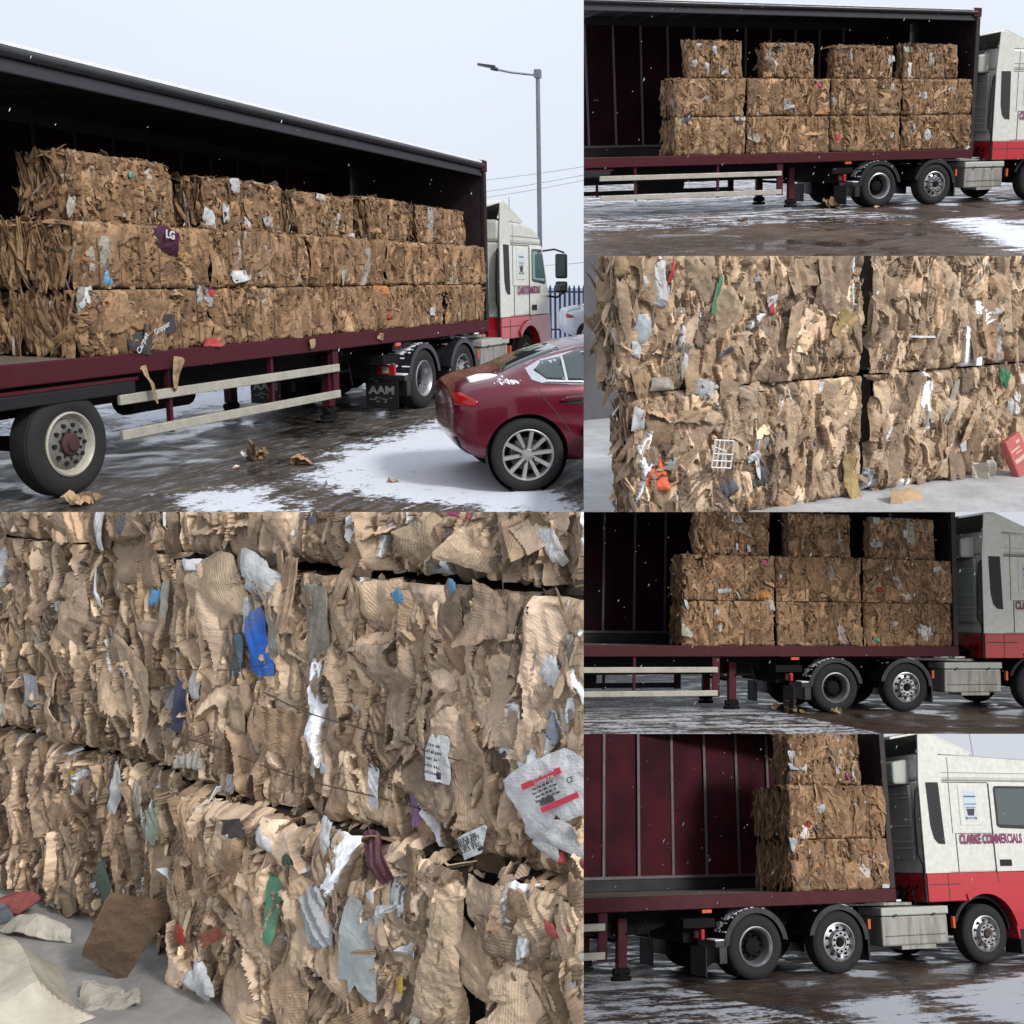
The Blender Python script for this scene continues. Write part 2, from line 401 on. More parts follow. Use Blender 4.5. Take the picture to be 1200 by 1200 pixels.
def sheets(rng, N, w, h, ns, nr, crease=1., curl=.5, tear=.05, cuts=2, thick=.004, squareness=12., droop=.35):
    """N crumpled, torn sheets lying in x,y with their relief in z."""
    w = np.broadcast_to(np.asarray(w, float), (N,)); h = np.broadcast_to(np.asarray(h, float), (N,))
    th = np.arange(ns) / ns * 2 * np.pi + rng.uniform(0, .4, (N, 1))
    th = th + np.sin(4 * th + np.pi) * .10
    q = np.stack([np.cos(th), np.sin(th)], -1)
    r = np.full((N, ns), 9.)
    for i in range(4):
        ph = np.radians(90 * i + rng.normal(0, squareness, N)); a = rng.uniform(.72, 1.0, N)
        dt = q[..., 0] * np.cos(ph)[:, None] + q[..., 1] * np.sin(ph)[:, None]
        r = np.minimum(r, a[:, None] / np.maximum(dt, .08))
    for i in range(cuts):
        ph = rng.uniform(0, 2 * np.pi, N); a = rng.uniform(.55, 1.5, N)
        dt = q[..., 0] * np.cos(ph)[:, None] + q[..., 1] * np.sin(ph)[:, None]
        r = np.minimum(r, a[:, None] / np.maximum(dt, .08))
    for i in range(2):
        t0 = rng.uniform(0, 2 * np.pi, (N, 1)); dth = (th - t0 + np.pi) % (2 * np.pi) - np.pi
        r = r * (1 - rng.uniform(0, .45, (N, 1)) * (rng.random((N, 1)) < .45) * np.exp(-(dth / rng.uniform(.07, .22, (N, 1))) ** 2))
    tn = rng.normal(0, 1, (N, ns)); tn = (tn + np.roll(tn, 1, 1)) * .6
    r = r * (1 + tear * rng.uniform(0, 2, (N, 1)) * tn)
    half = np.stack([w, h], -1)[:, None, :] / 2
    Bd = r[..., None] * q * half
    ts = (np.arange(1, nr + 1) / nr) ** 1.
    P = Bd[:, None] * ts[None, :, None, None]
    mn = np.minimum(w, h)[:, None, None]
    P[:, :-1] += rng.normal(0, .012, P[:, :-1].shape) * mn[..., None] * ts[None, :-1, None, None]
    P = np.concatenate([np.zeros((N, 1, 2)), P.reshape(N, nr * ns, 2)], 1)
    x, y = P[..., 0], P[..., 1]
    z = np.zeros_like(x)
    for c in range(5):
        be = rng.normal(0, .55, (N, 1)) if c < 3 else rng.uniform(0, np.pi, (N, 1))
        off = rng.uniform(-.4, .4, (N, 1)) * mn[..., 0]
        d = np.abs(x * np.cos(be) + y * np.sin(be) - off)
        z += rng.choice([-1, 1], (N, 1)) * rng.uniform(.08, .48, (N, 1)) * crease * d
    k = rng.uniform(1.5, 4.5, (N, 1)); ph = rng.uniform(0, 1, (N, 1)); sl = rng.normal(0, .35, (N, 1))
    u = (x + sl * y) / w[:, None] * k + ph
    z += crease * .085 * np.minimum(mn[..., 0], .16) * np.abs((u % 1) * 2 - 1) * rng.uniform(0, 2, (N, 1)) * 2
    z -= z.mean(1, keepdims=True)
    rho = np.concatenate([[0.], np.repeat(ts, ns)])[None]
    z -= droop * rng.uniform(.3, 1.4, (N, 1)) * (rng.random((N, 1)) > .10) * .5 * mn[..., 0] * rho ** 3.5
    for c in range(2):
        be = rng.uniform(0, 2 * np.pi, (N, 1)); e = np.maximum(0, (x * np.cos(be) / w[:, None] + y * np.sin(be) / h[:, None]) * 2 - .35) ** 2
        z += e * rng.normal(-.1, .5, (N, 1)) * curl * mn[..., 0]
    tv = np.concatenate([[0.], np.repeat(ts, ns)])[None]
    z += rng.normal(0, .012, z.shape) * mn[..., 0] * min(crease, 1.2) * tv
    V = np.stack([x, y, z], -1)
    rim = V[:, -ns:].copy(); rim[..., 2] -= thick; rim[..., :2] *= .985
    V = np.concatenate([V, rim], 1)
    cuv = np.stack([x, y, np.zeros_like(x)], -1); cuv = np.concatenate([cuv, cuv[:, -ns:] + np.array([0, 0, .01])], 1)
    an = np.where(rng.random(N) < .7, 0, np.pi / 2) + rng.normal(0, .3, N)
    an = an + rng.normal(0, .5, N) * (rng.random(N) < .5)
    cc, ss = np.cos(an)[:, None], np.sin(an)[:, None]
    cu = cuv.copy(); cu[..., 0] = cuv[..., 0] * cc - cuv[..., 1] * ss; cu[..., 1] = cuv[..., 0] * ss + cuv[..., 1] * cc
    cu += rng.uniform(-20, 20, (N, 1, 3))
    tri = [(0, 1 + k_, 1 + (k_ + 1) % ns) for k_ in range(ns)]
    quad = [(1 + j * ns + k_, 1 + (j + 1) * ns + k_, 1 + (j + 1) * ns + (k_ + 1) % ns, 1 + j * ns + (k_ + 1) % ns) for j in range(nr) for k_ in range(ns)]
    return V, cu, np.array(tri), np.array(quad)

def spin(V, ga, a, b):
    """in-plane turn ga, tilt a about x, tilt b about y (arrays of N)"""
    def rot(V, i, j, t):
        c, s = np.cos(t)[:, None], np.sin(t)[:, None]; o = V.copy()
        o[..., i] = V[..., i] * c - V[..., j] * s; o[..., j] = V[..., i] * s + V[..., j] * c; return o
    return rot(rot(rot(V, 0, 1, ga), 1, 2, a), 2, 0, b)

class Acc:
    sharp = 24
    def __init__(s): s.V = []; s.U = []; s.C = []; s.T = []; s.Q = []; s.n = 0
    def add(s, V, U, tri, quad, C):      # C (N,4)
        N, K = V.shape[:2]; off = (np.arange(N) * K + s.n)[:, None, None]
        s.V.append(V.reshape(-1, 3)); s.U.append(U.reshape(-1, 3)); s.C.append(np.repeat(C, K, 0))
        s.T.append((tri[None] + off).reshape(-1, 3)); s.Q.append((quad[None] + off).reshape(-1, 4)); s.n += N * K
    def mesh(s, name, mat, smooth=True):
        V = np.concatenate(s.V).astype(np.float32); U = np.concatenate(s.U).astype(np.float32); C = np.concatenate(s.C).astype(np.float32)
        T = np.concatenate(s.T); Q = np.concatenate(s.Q)
        me = bpy.data.meshes.new(name); me.vertices.add(len(V)); me.vertices.foreach_set('co', V.ravel())
        me.loops.add(T.size + Q.size); me.loops.foreach_set('vertex_index', np.concatenate([T.ravel(), Q.ravel()]).astype(np.int32))
        me.polygons.add(len(T) + len(Q))
        me.polygons.foreach_set('loop_start', np.concatenate([np.arange(len(T)) * 3, T.size + np.arange(len(Q)) * 4]).astype(np.int32))
        me.update(calc_edges=True)
        me.attributes.new('tint', 'FLOAT_COLOR', 'POINT').data.foreach_set('color', C.ravel())
        me.attributes.new('cuv', 'FLOAT_VECTOR', 'POINT').data.foreach_set('vector', U.ravel())
        me.polygons.foreach_set('use_smooth', np.full(len(T) + len(Q), smooth))
        me.materials.append(M[mat]); me.validate(); me.set_sharp_from_angle(angle=R(s.sharp))
        return me

def tints(rng, N, warm, white=.05, colour=.015, dark=.10):
    """base colours of cardboard pieces; warm 0 = grey brown, 1 = orange brown"""
    a = np.array([[.30, .215, .140], [.36, .265, .175], [.245, .17, .107], [.40, .30, .20], [.21, .155, .108], [.31, .235, .165]])
    b = np.array([[.31, .175, .080], [.37, .22, .105], [.25, .135, .06], [.42, .27, .14], [.20, .115, .055], [.29, .17, .09]])
    i = rng.integers(0, 6, N); c = a[i] * (1 - warm) + b[i] * warm
    c = c * rng.uniform(.78, 1.22, (N, 1))
    rr = rng.random(N); al = rng.choice([0., 0., .45, 1.], N)
    m = rr < white; c[m] = np.array([.56, .56, .54]) * rng.uniform(.6, 1.1, (m.sum(), 1)); al[m] *= .3
    m = (rr >= white) & (rr < white + colour)
    if m.sum():
        ks = ['navy', 'darkgreen', 'dustred', 'slate', 'black', 'slateblue', 'rust', 'maroon', 'black', 'darkgreen']; c[m] = np.array([PAL[ks[j]] for j in rng.integers(0, len(ks), m.sum())]); al[m] = 0
    m = (rr > 1 - dark); c[m] *= .6
    c = c * (np.array([1., 1.03, 1.10]) if warm < .4 else np.array([.83, .79, .78]))
    if warm > .4: c = c * .62 + c.mean(0) * .38
    c *= rng.uniform(.80, 1.28, (N, 1)) * (1.36 - .40 * warm)
    return np.concatenate([c, al[:, None]], 1)

def to_face(V, face, L, D, H, u, v, d):
    """V in sheet space (x right, y up, z outward) -> bale space"""
    x = V[..., 0] + u[:, None]; y = V[..., 1] + v[:, None]; z = V[..., 2] + d[:, None]
    if face == 'front': return np.stack([x - L / 2, -z, y], -1)
    if face == 'left': return np.stack([-L / 2 - z, D - x, y], -1)
    if face == 'right': return np.stack([L / 2 + z, x, y], -1)
    return np.stack([x - L / 2, y, H + z], -1)

def cover(acc, rng, face, L, D, H, mixd, warm, white=.05, colour=.015, dens=1., rough=1., bulge=None):
    W_ = L if face in ('front', 'top') else D; H_ = D if face == 'top' else H
    ar = W_ * H_
    for kind, n, ws, hs, ns, nr, cr, tiltx, tilty, dlo, dhi, thick, dr in mixd:
        N = max(2, int(n * ar * dens)); w = rng.uniform(*ws, N); h_ = rng.uniform(*hs, N)
        V, U, T, Q = sheets(rng, N, w, h_, ns, nr, crease=cr * rough, droop=dr, curl=.3, tear=.03 if kind != 'bit' else .09, thick=thick, cuts={'big': 2, 'mid': 1, 'slip': 0, 'bit': 1}[kind], squareness={'big': 9., 'mid': 8., 'slip': 4., 'bit': 14.}[kind])
        ga = rng.normal(0, .16 if kind == 'slip' else .24, N); m = rng.random(N) < .12; ga[m] += rng.uniform(-1.2, 1.2, m.sum())
        V = spin(V, ga, rng.normal(0, tiltx, N), rng.normal(0, tilty, N))
        mx = np.minimum(w * .46, W_ * .4)
        u = rng.uniform(mx, W_ - mx); vm = np.minimum(h_ * .40, H_ * .42) - .01; vt = rng.random(N)
        if kind in ('bit', 'mid'): vt = np.where(rng.random(N) < .6, rng.beta(.5, .6, N), vt)
        v = vm + vt * (H_ - 2 * vm)
        d = rng.uniform(dlo, dhi, N)
        if bulge: d += .025 * np.abs(np.sin(np.pi * u / bulge)) - .01
        edge = np.minimum(np.minimum(u, W_ - u) / .08, np.minimum(v, H_ - v) / .08).clip(0, 1); d -= (1 - edge) ** 2 * .045
        acc.add(to_face(V, face, L, D, H, u, v, d), U, T, Q, tints(rng, N, warm, white, colour))

def core(acc, rng, L, D, H, c=(.035, .026, .018), inset=.075):  # core tinted dark, so the shade in the gaps is partly colour
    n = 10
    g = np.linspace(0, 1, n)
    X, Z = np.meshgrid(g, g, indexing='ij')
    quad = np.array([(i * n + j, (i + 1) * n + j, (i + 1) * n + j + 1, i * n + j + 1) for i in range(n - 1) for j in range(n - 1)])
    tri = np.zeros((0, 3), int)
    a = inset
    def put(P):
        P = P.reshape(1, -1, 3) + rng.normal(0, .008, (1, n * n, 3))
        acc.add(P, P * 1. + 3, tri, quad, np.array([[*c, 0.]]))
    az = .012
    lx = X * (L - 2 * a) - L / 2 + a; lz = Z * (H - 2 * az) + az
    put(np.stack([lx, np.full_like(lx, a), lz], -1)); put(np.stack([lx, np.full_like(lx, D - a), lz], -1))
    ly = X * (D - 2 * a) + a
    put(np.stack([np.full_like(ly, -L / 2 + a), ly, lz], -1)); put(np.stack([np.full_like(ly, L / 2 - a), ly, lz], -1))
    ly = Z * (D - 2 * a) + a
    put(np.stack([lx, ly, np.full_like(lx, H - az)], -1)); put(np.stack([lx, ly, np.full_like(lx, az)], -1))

#        kind    n/m2  width        height       ns nr crease tiltx tilty depth         thick droop
MIX_FAR = [('big', 40, (.12, .28), (.22, .50), 24, 5, .30, .05, .10, -.035, .004, .006, .35),
           ('mid', 80, (.06, .14), (.14, .34), 16, 4, .6, .10, .22, -.03, .010, .005, .45),
           ('slip', 90, (.02, .06), (.12, .34), 12, 3, .7, .08, .40, -.035, .008, .004, .6),
           ('bit', 120, (.03, .08), (.03, .09), 10, 2, 1.3, .5, .5, -.03, .016, .004, .3)]
MIX_FLAT = [('big', 34, (.24, .60), (.30, .64), 32, 7, .13, .025, .035, -.012, .006, .006, .10),
            ('mid', 26, (.10, .24), (.16, .38), 20, 5, .35, .05, .10, -.02, .012, .005, .2),
            ('slip', 26, (.02, .06), (.12, .40), 12, 3, .7, .08, .35, -.03, .008, .004, .5),
            ('bit', 110, (.03, .09), (.03, .09), 10, 2, 1.4, .5, .5, -.025, .016, .004, .3)]
MIX_END = [('big', 20, (.08, .18), (.30, .60), 24, 5, .35, .04, .25, -.05, .0, .006, .5),
           ('mid', 80, (.05, .11), (.25, .55), 18, 4, .6, .05, .35, -.05, .008, .005, .6),
           ('slip', 170, (.02, .05), (.20, .60), 14, 4, .8, .05, .60, -.06, .012, .004, .7),
           ('bit', 60, (.03, .07), (.03, .09), 10, 2, 1.3, .5, .5, -.04, .010, .004, .3)]
MIX_NEAR_FLAT = [('big', 80, (.11, .30), (.18, .44), 64, 12, .34, .06, .10, -.035, .006, .005, .42),
                 ('mid', 130, (.05, .13), (.12, .34), 34, 8, .60, .09, .20, -.04, .012, .004, .6),
                 ('slip', 230, (.014, .045), (.12, .38), 24, 6, .85, .07, .42, -.045, .008, .0035, .75),
                 ('bit', 260, (.02, .06), (.02, .07), 16, 4, 1.6, .5, .5, -.04, .010, .003, .4)]
MIX_NEAR_STRIP = [('big', 40, (.06, .15), (.24, .50), 54, 12, .55, .07, .30, -.05, .006, .005, .7),
                  ('mid', 190, (.03, .08), (.20, .48), 34, 9, .85, .06, .42, -.06, .016, .004, .9),
                  ('slip', 420, (.012, .035), (.16, .48), 24, 7, .95, .05, .60, -.06, .016, .0035, .9),
                  ('bit', 160, (.02, .06), (.02, .07), 16, 4, 1.5, .6, .6, -.04, .012, .003, .4)]

def smooth_noise(rng, X, Y, cell):
    gx = int(X.max() / cell) + 3; gy = int(Y.max() / cell) + 3; g = rng.normal(0, 1, (gx, gy))
    x = X / cell + .5; y = Y / cell + .5; i = np.clip(x.astype(int), 0, gx - 2); j = np.clip(y.astype(int), 0, gy - 2)
    fx = x - i; fy = y - j; fx = fx * fx * (3 - 2 * fx); fy = fy * fy * (3 - 2 * fy)
    return (g[i, j] * (1 - fx) + g[i + 1, j] * fx) * (1 - fy) + (g[i, j + 1] * (1 - fx) + g[i + 1, j + 1] * fx) * fy

#            n/m2   half width    half height   lean   pleat  depth
DENSE_FLAT = [(170, (.04, .130), (.09, .25), .16, .009, (-.050, .004)), (150, (.02, .055), (.06, .19), .42, .008, (-.070, .006)),
              (300, (.006, .018), (.06, .20), 1.0, .003, (-.085, .006)), (330, (.008, .028), (.008, .028), 1.0, .012, (-.080, -.004))]
DENSE_STRIP = [(60, (.025, .06), (.12, .28), .50, .013, (-.065, .000)), (200, (.012, .034), (.10, .27), .95, .010, (-.090, .008)),
               (560, (.005, .015), (.08, .26), 1.7, .003, (-.105, .010)), (260, (.008, .024), (.008, .03), .9, .012, (-.090, -.004))]

DENSE_LOAD = [(60, (.10, .28), (.14, .32), .045, .005, (-.010, .012)), (36, (.05, .12), (.08, .22), .14, .007, (-.028, .012)),
              (50, (.012, .035), (.06, .20), .5, .004, (-.040, .012)), (150, (.016, .05), (.016, .05), .7, .014, (-.040, .008))]
DENSE_TOP = [(40, (.05, .13), (.08, .20), .14, .012, (-.025, .010)), (80, (.03, .08), (.06, .18), .3, .010, (-.040, .012)),
             (110, (.012, .035), (.06, .20), .6, .004, (-.050, .012)), (160, (.016, .05), (.016, .05), .8, .014, (-.045, .008))]
MIX_RAG = [('big', 3, (.14, .30), (.18, .36), 32, 7, .25, .05, .10, -.020, .006, .006, .15),
           ('mid', 14, (.06, .16), (.12, .28), 20, 5, .5, .10, .2, -.02, .012, .005, .25),
           ('slip', 14, (.02, .05), (.10, .30), 12, 3, .7, .08, .45, -.02, .010, .004, .4),
           ('bit', 130, (.03, .09), (.03, .09), 10, 2, 1.4, .6, .6, -.022, .022, .004, .3)]

def relief(acc, rng, L, H, mix, warm, res, white=.03, colour=.006, gain=1.12, deep=1.):
    """tightly crushed face of a bale: thousands of folded sheets pressed into one dense surface, as real relief"""
    nx = int(L / res) + 1; ny = int(H / res) + 1
    gx = np.linspace(0, L, nx); gy = np.linspace(0, H, ny); X, Y = np.meshgrid(gx, gy, indexing='ij')
    WX = X + .010 * smooth_noise(rng, X, Y, .10) + .0016 * smooth_noise(rng, X, Y, .025) + .0014 * smooth_noise(rng, X, Y, .010)
    WY = Y + .012 * smooth_noise(rng, X, Y, .10) + .0022 * smooth_noise(rng, X, Y, .025) + .0016 * smooth_noise(rng, X, Y, .010)
    Zb = np.full(X.shape, -.13) + .01 * smooth_noise(rng, X, Y, .03); ID = np.zeros(X.shape, int); UX = WX.copy(); UY = WY.copy()
    cols = [np.array([[.05, .037, .026, 0.]])]; nid = 1  # dark base colour deepens the shade at the bottom of the crevices
    for n, hw, hh, lean, pleat, dp in mix:
        N = int(n * L * H); a = rng.uniform(*hw, N); b = rng.uniform(*hh, N); cx = rng.uniform(-.02, L + .02, N); cy = rng.uniform(-.01, H + .01, N)
        th = rng.normal(0, .20, N); m = rng.random(N) < .14; th[m] += rng.uniform(-1.3, 1.3, m.sum()); d = rng.uniform(*dp, N)
        C = tints(rng, N, warm, white if hw[1] < .06 else white * .5, colour, .22); C[:, :3] *= gain * rng.uniform(.66 if gain > 1.3 else .84, 1.22 if gain > 1.3 else 1.12, (N, 1)); cols.append(C)
        for k in range(N):
            rr = math.hypot(a[k], b[k]) + .03
            i0 = max(0, int((cx[k] - rr) / res)); i1 = min(nx, int((cx[k] + rr) / res) + 2); j0 = max(0, int((cy[k] - rr) / res)); j1 = min(ny, int((cy[k] + rr) / res) + 2)
            if i1 <= i0 or j1 <= j0: continue
            dx = WX[i0:i1, j0:j1] - cx[k]; dy = WY[i0:i1, j0:j1] - cy[k]; c, s_ = math.cos(th[k]), math.sin(th[k])
            x = dx * c + dy * s_; y = -dx * s_ + dy * c
            sk = rng.normal(0, .12); ex = np.abs(x + sk * y) / a[k]; ey = np.abs(y + rng.normal(0, .15) * x) / b[k]
            q = rng.uniform(0, 6.28); cut = (x * math.cos(q) / a[k] + y * math.sin(q) / b[k]) / rng.uniform(.55, 1.4)
            ro = np.maximum(np.maximum(ex, ey), cut)
            h = d[k] + x * rng.normal(0, lean) * .8 + y * rng.normal(0, lean) * .22
            for f_ in range(2):
                be = rng.normal(0, .5); h = h + rng.choice([-1, 1]) * rng.uniform(.05, .45) * np.abs(x * math.cos(be) + y * math.sin(be) - rng.uniform(-.6, .6) * a[k])
            if rng.random() < .38:
                pr = rng.uniform(.016, .05); sl = rng.normal(0, .5); h = h + pleat * rng.uniform(.3, 1.3) * np.abs(((x + sl * y) / pr + rng.random()) % 1 * 2 - 1)
            h = h - rng.uniform(.2, 1.1) * min(a[k], .045) * np.clip(ro, 0, 1) ** 4
            m_ = (ro < 1) & (h > Zb[i0:i1, j0:j1]) & (h < d[k] + .035)
            Zb[i0:i1, j0:j1][m_] = h[m_]; ID[i0:i1, j0:j1][m_] = nid + k; UX[i0:i1, j0:j1][m_] = x[m_]; UY[i0:i1, j0:j1][m_] = y[m_]
        nid += N
    cols = np.concatenate(cols)
    edge = np.minimum(np.minimum(X, L - X), np.minimum(Y, H - Y)) / .045; Zb *= deep; Zb -= .05 * (1 - np.clip(edge, 0, 1)) ** 2 * np.clip(.6 + .6 * smooth_noise(rng, X, Y, .16), 0, 2)
    Zb += .0016 * smooth_noise(rng, X, Y, .012) + (.016 if res > .008 else .010) * smooth_noise(rng, X, Y, .38)
    wob = rng.uniform(-20, 20, (nid, 3)); an = rng.choice([0., np.pi / 2], nid) + rng.normal(0, .5, nid); ca, sa = np.cos(an)[ID], np.sin(an)[ID]
    U = np.stack([UX * ca - UY * sa, UX * sa + UY * ca, np.zeros_like(UX)], -1) + wob[ID]
    V = np.stack([X - L / 2, -Zb, Y], -1)
    idx = np.arange(nx * ny).reshape(nx, ny); Q = np.stack([idx[:-1, :-1], idx[1:, :-1], idx[1:, 1:], idx[:-1, 1:]], -1).reshape(-1, 4)
    acc.V.append(V.reshape(-1, 3)); acc.U.append(U.reshape(-1, 3)); acc.C.append(cols[ID].reshape(-1, 4)); acc.Q.append(Q + acc.n); acc.T.append(np.zeros((0, 3), int)); acc.n += nx * ny

MIX_OVER = [('big', 5, (.10, .22), (.14, .32), 60, 12, .35, .08, .16, -.030, .008, .005, .3),
            ('mid', 22, (.05, .12), (.12, .30), 34, 8, .60, .12, .30, -.03, .012, .004, .5),
            ('slip', 24, (.014, .04), (.12, .34), 24, 6, .8, .08, .5, -.03, .012, .0035, .5),
            ('bit', 90, (.02, .06), (.02, .07), 16, 4, 1.7, .6, .6, -.025, .014, .003, .3)]

def scrap(place, parent, x, z, w, h, rot, colr, depth, crease=.6, name='paper_scrap', seed=0, res=(22, 5), mat=None, cuts=1, tilt=0., thick=.004):
    rng = np.random.default_rng(seed)
    V, U, T, Q = sheets(rng, 1, w / .88, h / .88, res[0], res[1], crease=crease * (.55 if crease > .2 else 1), curl=.15 * min(crease, 1), droop=.22 if crease > .2 else .03, tear=.045 if crease > .2 else .02, cuts=cuts, thick=thick, squareness=8. if crease > .2 else 3.)
    V = spin(V, np.array([R(rot)]), np.array([tilt]), np.array([0.]))
    V = np.stack([V[..., 0], -V[..., 2], V[..., 1]], -1)
    acc = Acc(); acc.add(V, U, T, Q, np.array([[*[v_ * (.8 if crease > .2 else 1.) for v_ in PAL[colr]], .25 if colr in ('white', 'paper', 'greycard', 'tan', 'yellowcard') else 0.]]))
    plast = name.startswith('plastic') or name.startswith('foam')
    me = acc.mesh(name, mat or ('plastic' if plast else 'card'))
    o = bpy.data.objects.new(name, me); col.objects.link(o); o.parent = parent; o.location = (x, -depth * .55, z)
    return o

def bale(place, x0, x1, z0, z1, y0, D, faces, mixes, warm, seed, label, group, wires=None, white=.05, colour=.015, wirez=None, rough=1., dens=1., rz=0., dense=None, res=.0045):
    rng = np.random.default_rng(seed)
    L = x1 - x0; H = z1 - z0
    acc = Acc(); core(acc, rng, L, D, H)
    if dense: relief(acc, rng, L, H, dense, warm, res, white + .01, colour, 1.45 if res < .008 else 1.22, 1.22 if res < .008 else 1.15)
    for fc in faces:
        cover(acc, rng, fc, L, D, H, mixes.get(fc, mixes['front']), warm, white, colour, bulge=wires if fc == 'front' else None, rough=rough, dens=dens if fc == 'front' else dens * .8)
    me = acc.mesh('cardboard_bale', 'card')
    o = bpy.data.objects.new('cardboard_bale', me)
    link(o, None, place, ((x0 + x1) / 2, y0, z0), rz); o['place'] = place; o['box'] = [x0, x1, z0, z1]
    tag(o, label, 'bale', group)
    if wires:
        n = int(round(L / wires))
        for i in range(1, n):
            x = -L / 2 + i * L / n
            g = G(); g.tube([(x + rng.normal(0, .006), -.020 + rng.normal(0, .004) - .012, H * t_) for t_ in np.linspace(.03, .97, 7)], .004, 5)
            g.build('wire', 'wire', o)
    return o
def in_bale(bales, x, z):
    for b in bales:
        q = b['box']
        if q[0] - .06 <= x <= q[1] + .06 and q[2] - .02 <= z <= q[3] + .04: return b
    return bales[0]

# ------------------------------------------------------------------ lorry parts
M['flap_text'] = plain('faded_flap_lettering', (.22, .22, .21), .8, dirt=.6)
M['strap'] = plain('greyish_curtain_strap', (.085, .07, .08), .6, dirt=.2)

def wheel(parent, cx, y, cz, r, kind, sgn=1, w=.28, name='wheel'):
    """tyre as a part with its rim and hub as sub-parts; y = outer face, sgn = direction inward"""
    g = G(); k = .62
    g.lathe([(r * k, .05), (r * k, .012), (r * .68, 0), (r * .80, -.012), (r * .90, 0), (r * .965, .02), (r * .99, .035), (r * .985, .05), (r, .055), (r, w - .05), (r * .96, w - .015), (r * .8, w), (r * k, w)], cx, y, cz, 56, sgn)
    for a in range(4):   # tread grooves seen at the edge of the tyre
        pass
    t_ = g.build(name, 'tyre', parent)
    rg = G(); R0 = r * .61
    if kind == 'drive':
        rg.lathe([(R0, .03), (R0 + .004, .0), (R0 - .012, -.008), (R0 - .03, .008), (R0 - .045, .05), (R0 - .055, .13), (R0 - .07, .17)], cx, y, cz, 48, sgn)
        rim = rg.build('rim', 'steel', t_)
        d = G(); d.lathe([(R0 - .065, .165), (R0 - .09, .175), (.115, .165), (.11, .10), (.075, .085), (.0, .08)], cx, y, cz, 40, sgn)
        for i in range(10):
            a = math.tau * i / 10; d.lathe([(.014, .12), (.014, .16), (.019, .17)], cx + .145 * math.cos(a), y, cz + .145 * math.sin(a), 8, sgn)
        d.build('hub', 'chassis', t_)
    elif kind == 'front':
        rg.lathe([(R0, .03), (R0 + .004, .0), (R0 - .012, -.006), (R0 - .025, .02), (R0 - .04, .06), (.17, .035), (.155, -.03), (.15, -.045), (.09, -.045), (.085, -.02), (.0, -.01)], cx, y, cz, 48, sgn)
        rim = rg.build('rim', 'steel', t_)
        d = G()
        for i in range(10):
            a = math.tau * (i + .5) / 10; ca, sa = math.cos(a), math.sin(a)
            d.lathe([(.0, -.072), (.013, -.072), (.016, -.045)], cx + .122 * ca, y, cz + .122 * sa, 8, sgn)
            d.lathe([(.0, .012), (.021, .012), (.021, .05)], cx + .198 * ca, y, cz + .198 * sa, 10, sgn)
        d.lathe([(0, -.05), (.055, -.05), (.07, -.03), (.075, .0)], cx, y, cz, 24, sgn)
        d.build('hub', 'hub' if cx > 3 else 'chassis', t_)
    else:     # trailer wheel: pale rim ring, grey disc with dark holes, red brown hub
        rg.lathe([(R0, .03), (R0 + .004, .0), (R0 - .012, -.008), (R0 - .03, .01), (R0 - .04, .05), (R0 - .06, .055)], cx, y, cz, 48, sgn)
        rim = rg.build('rim', 'alu', t_)
        d = G(); d.lathe([(R0 - .055, .05), (.19, .03), (.16, .02), (.13, .015), (.10, .03)], cx, y, cz, 40, sgn); d.build('disc', 'steel_dull', t_)
        h_ = G(); h_.lathe([(.105, .04), (.10, .0), (.085, -.01), (.06, -.012), (.055, -.03), (.0, -.035)], cx, y, cz, 30, sgn); h_.build('hub', 'hub', t_)
        b_ = G()
        for i in range(10):
            a = math.tau * i / 10; b_.lathe([(0, .005), (.019, .005), (.02, .04)], cx + .172 * math.cos(a), y, cz + .172 * math.sin(a), 10, sgn)
            b_.lathe([(0, .0), (.011, .0), (.012, .03)], cx + .125 * math.cos(a + .3), y, cz + .125 * math.sin(a + .3), 6, sgn)
        b_.build('wheel_nuts', 'black', t_)
    return t_

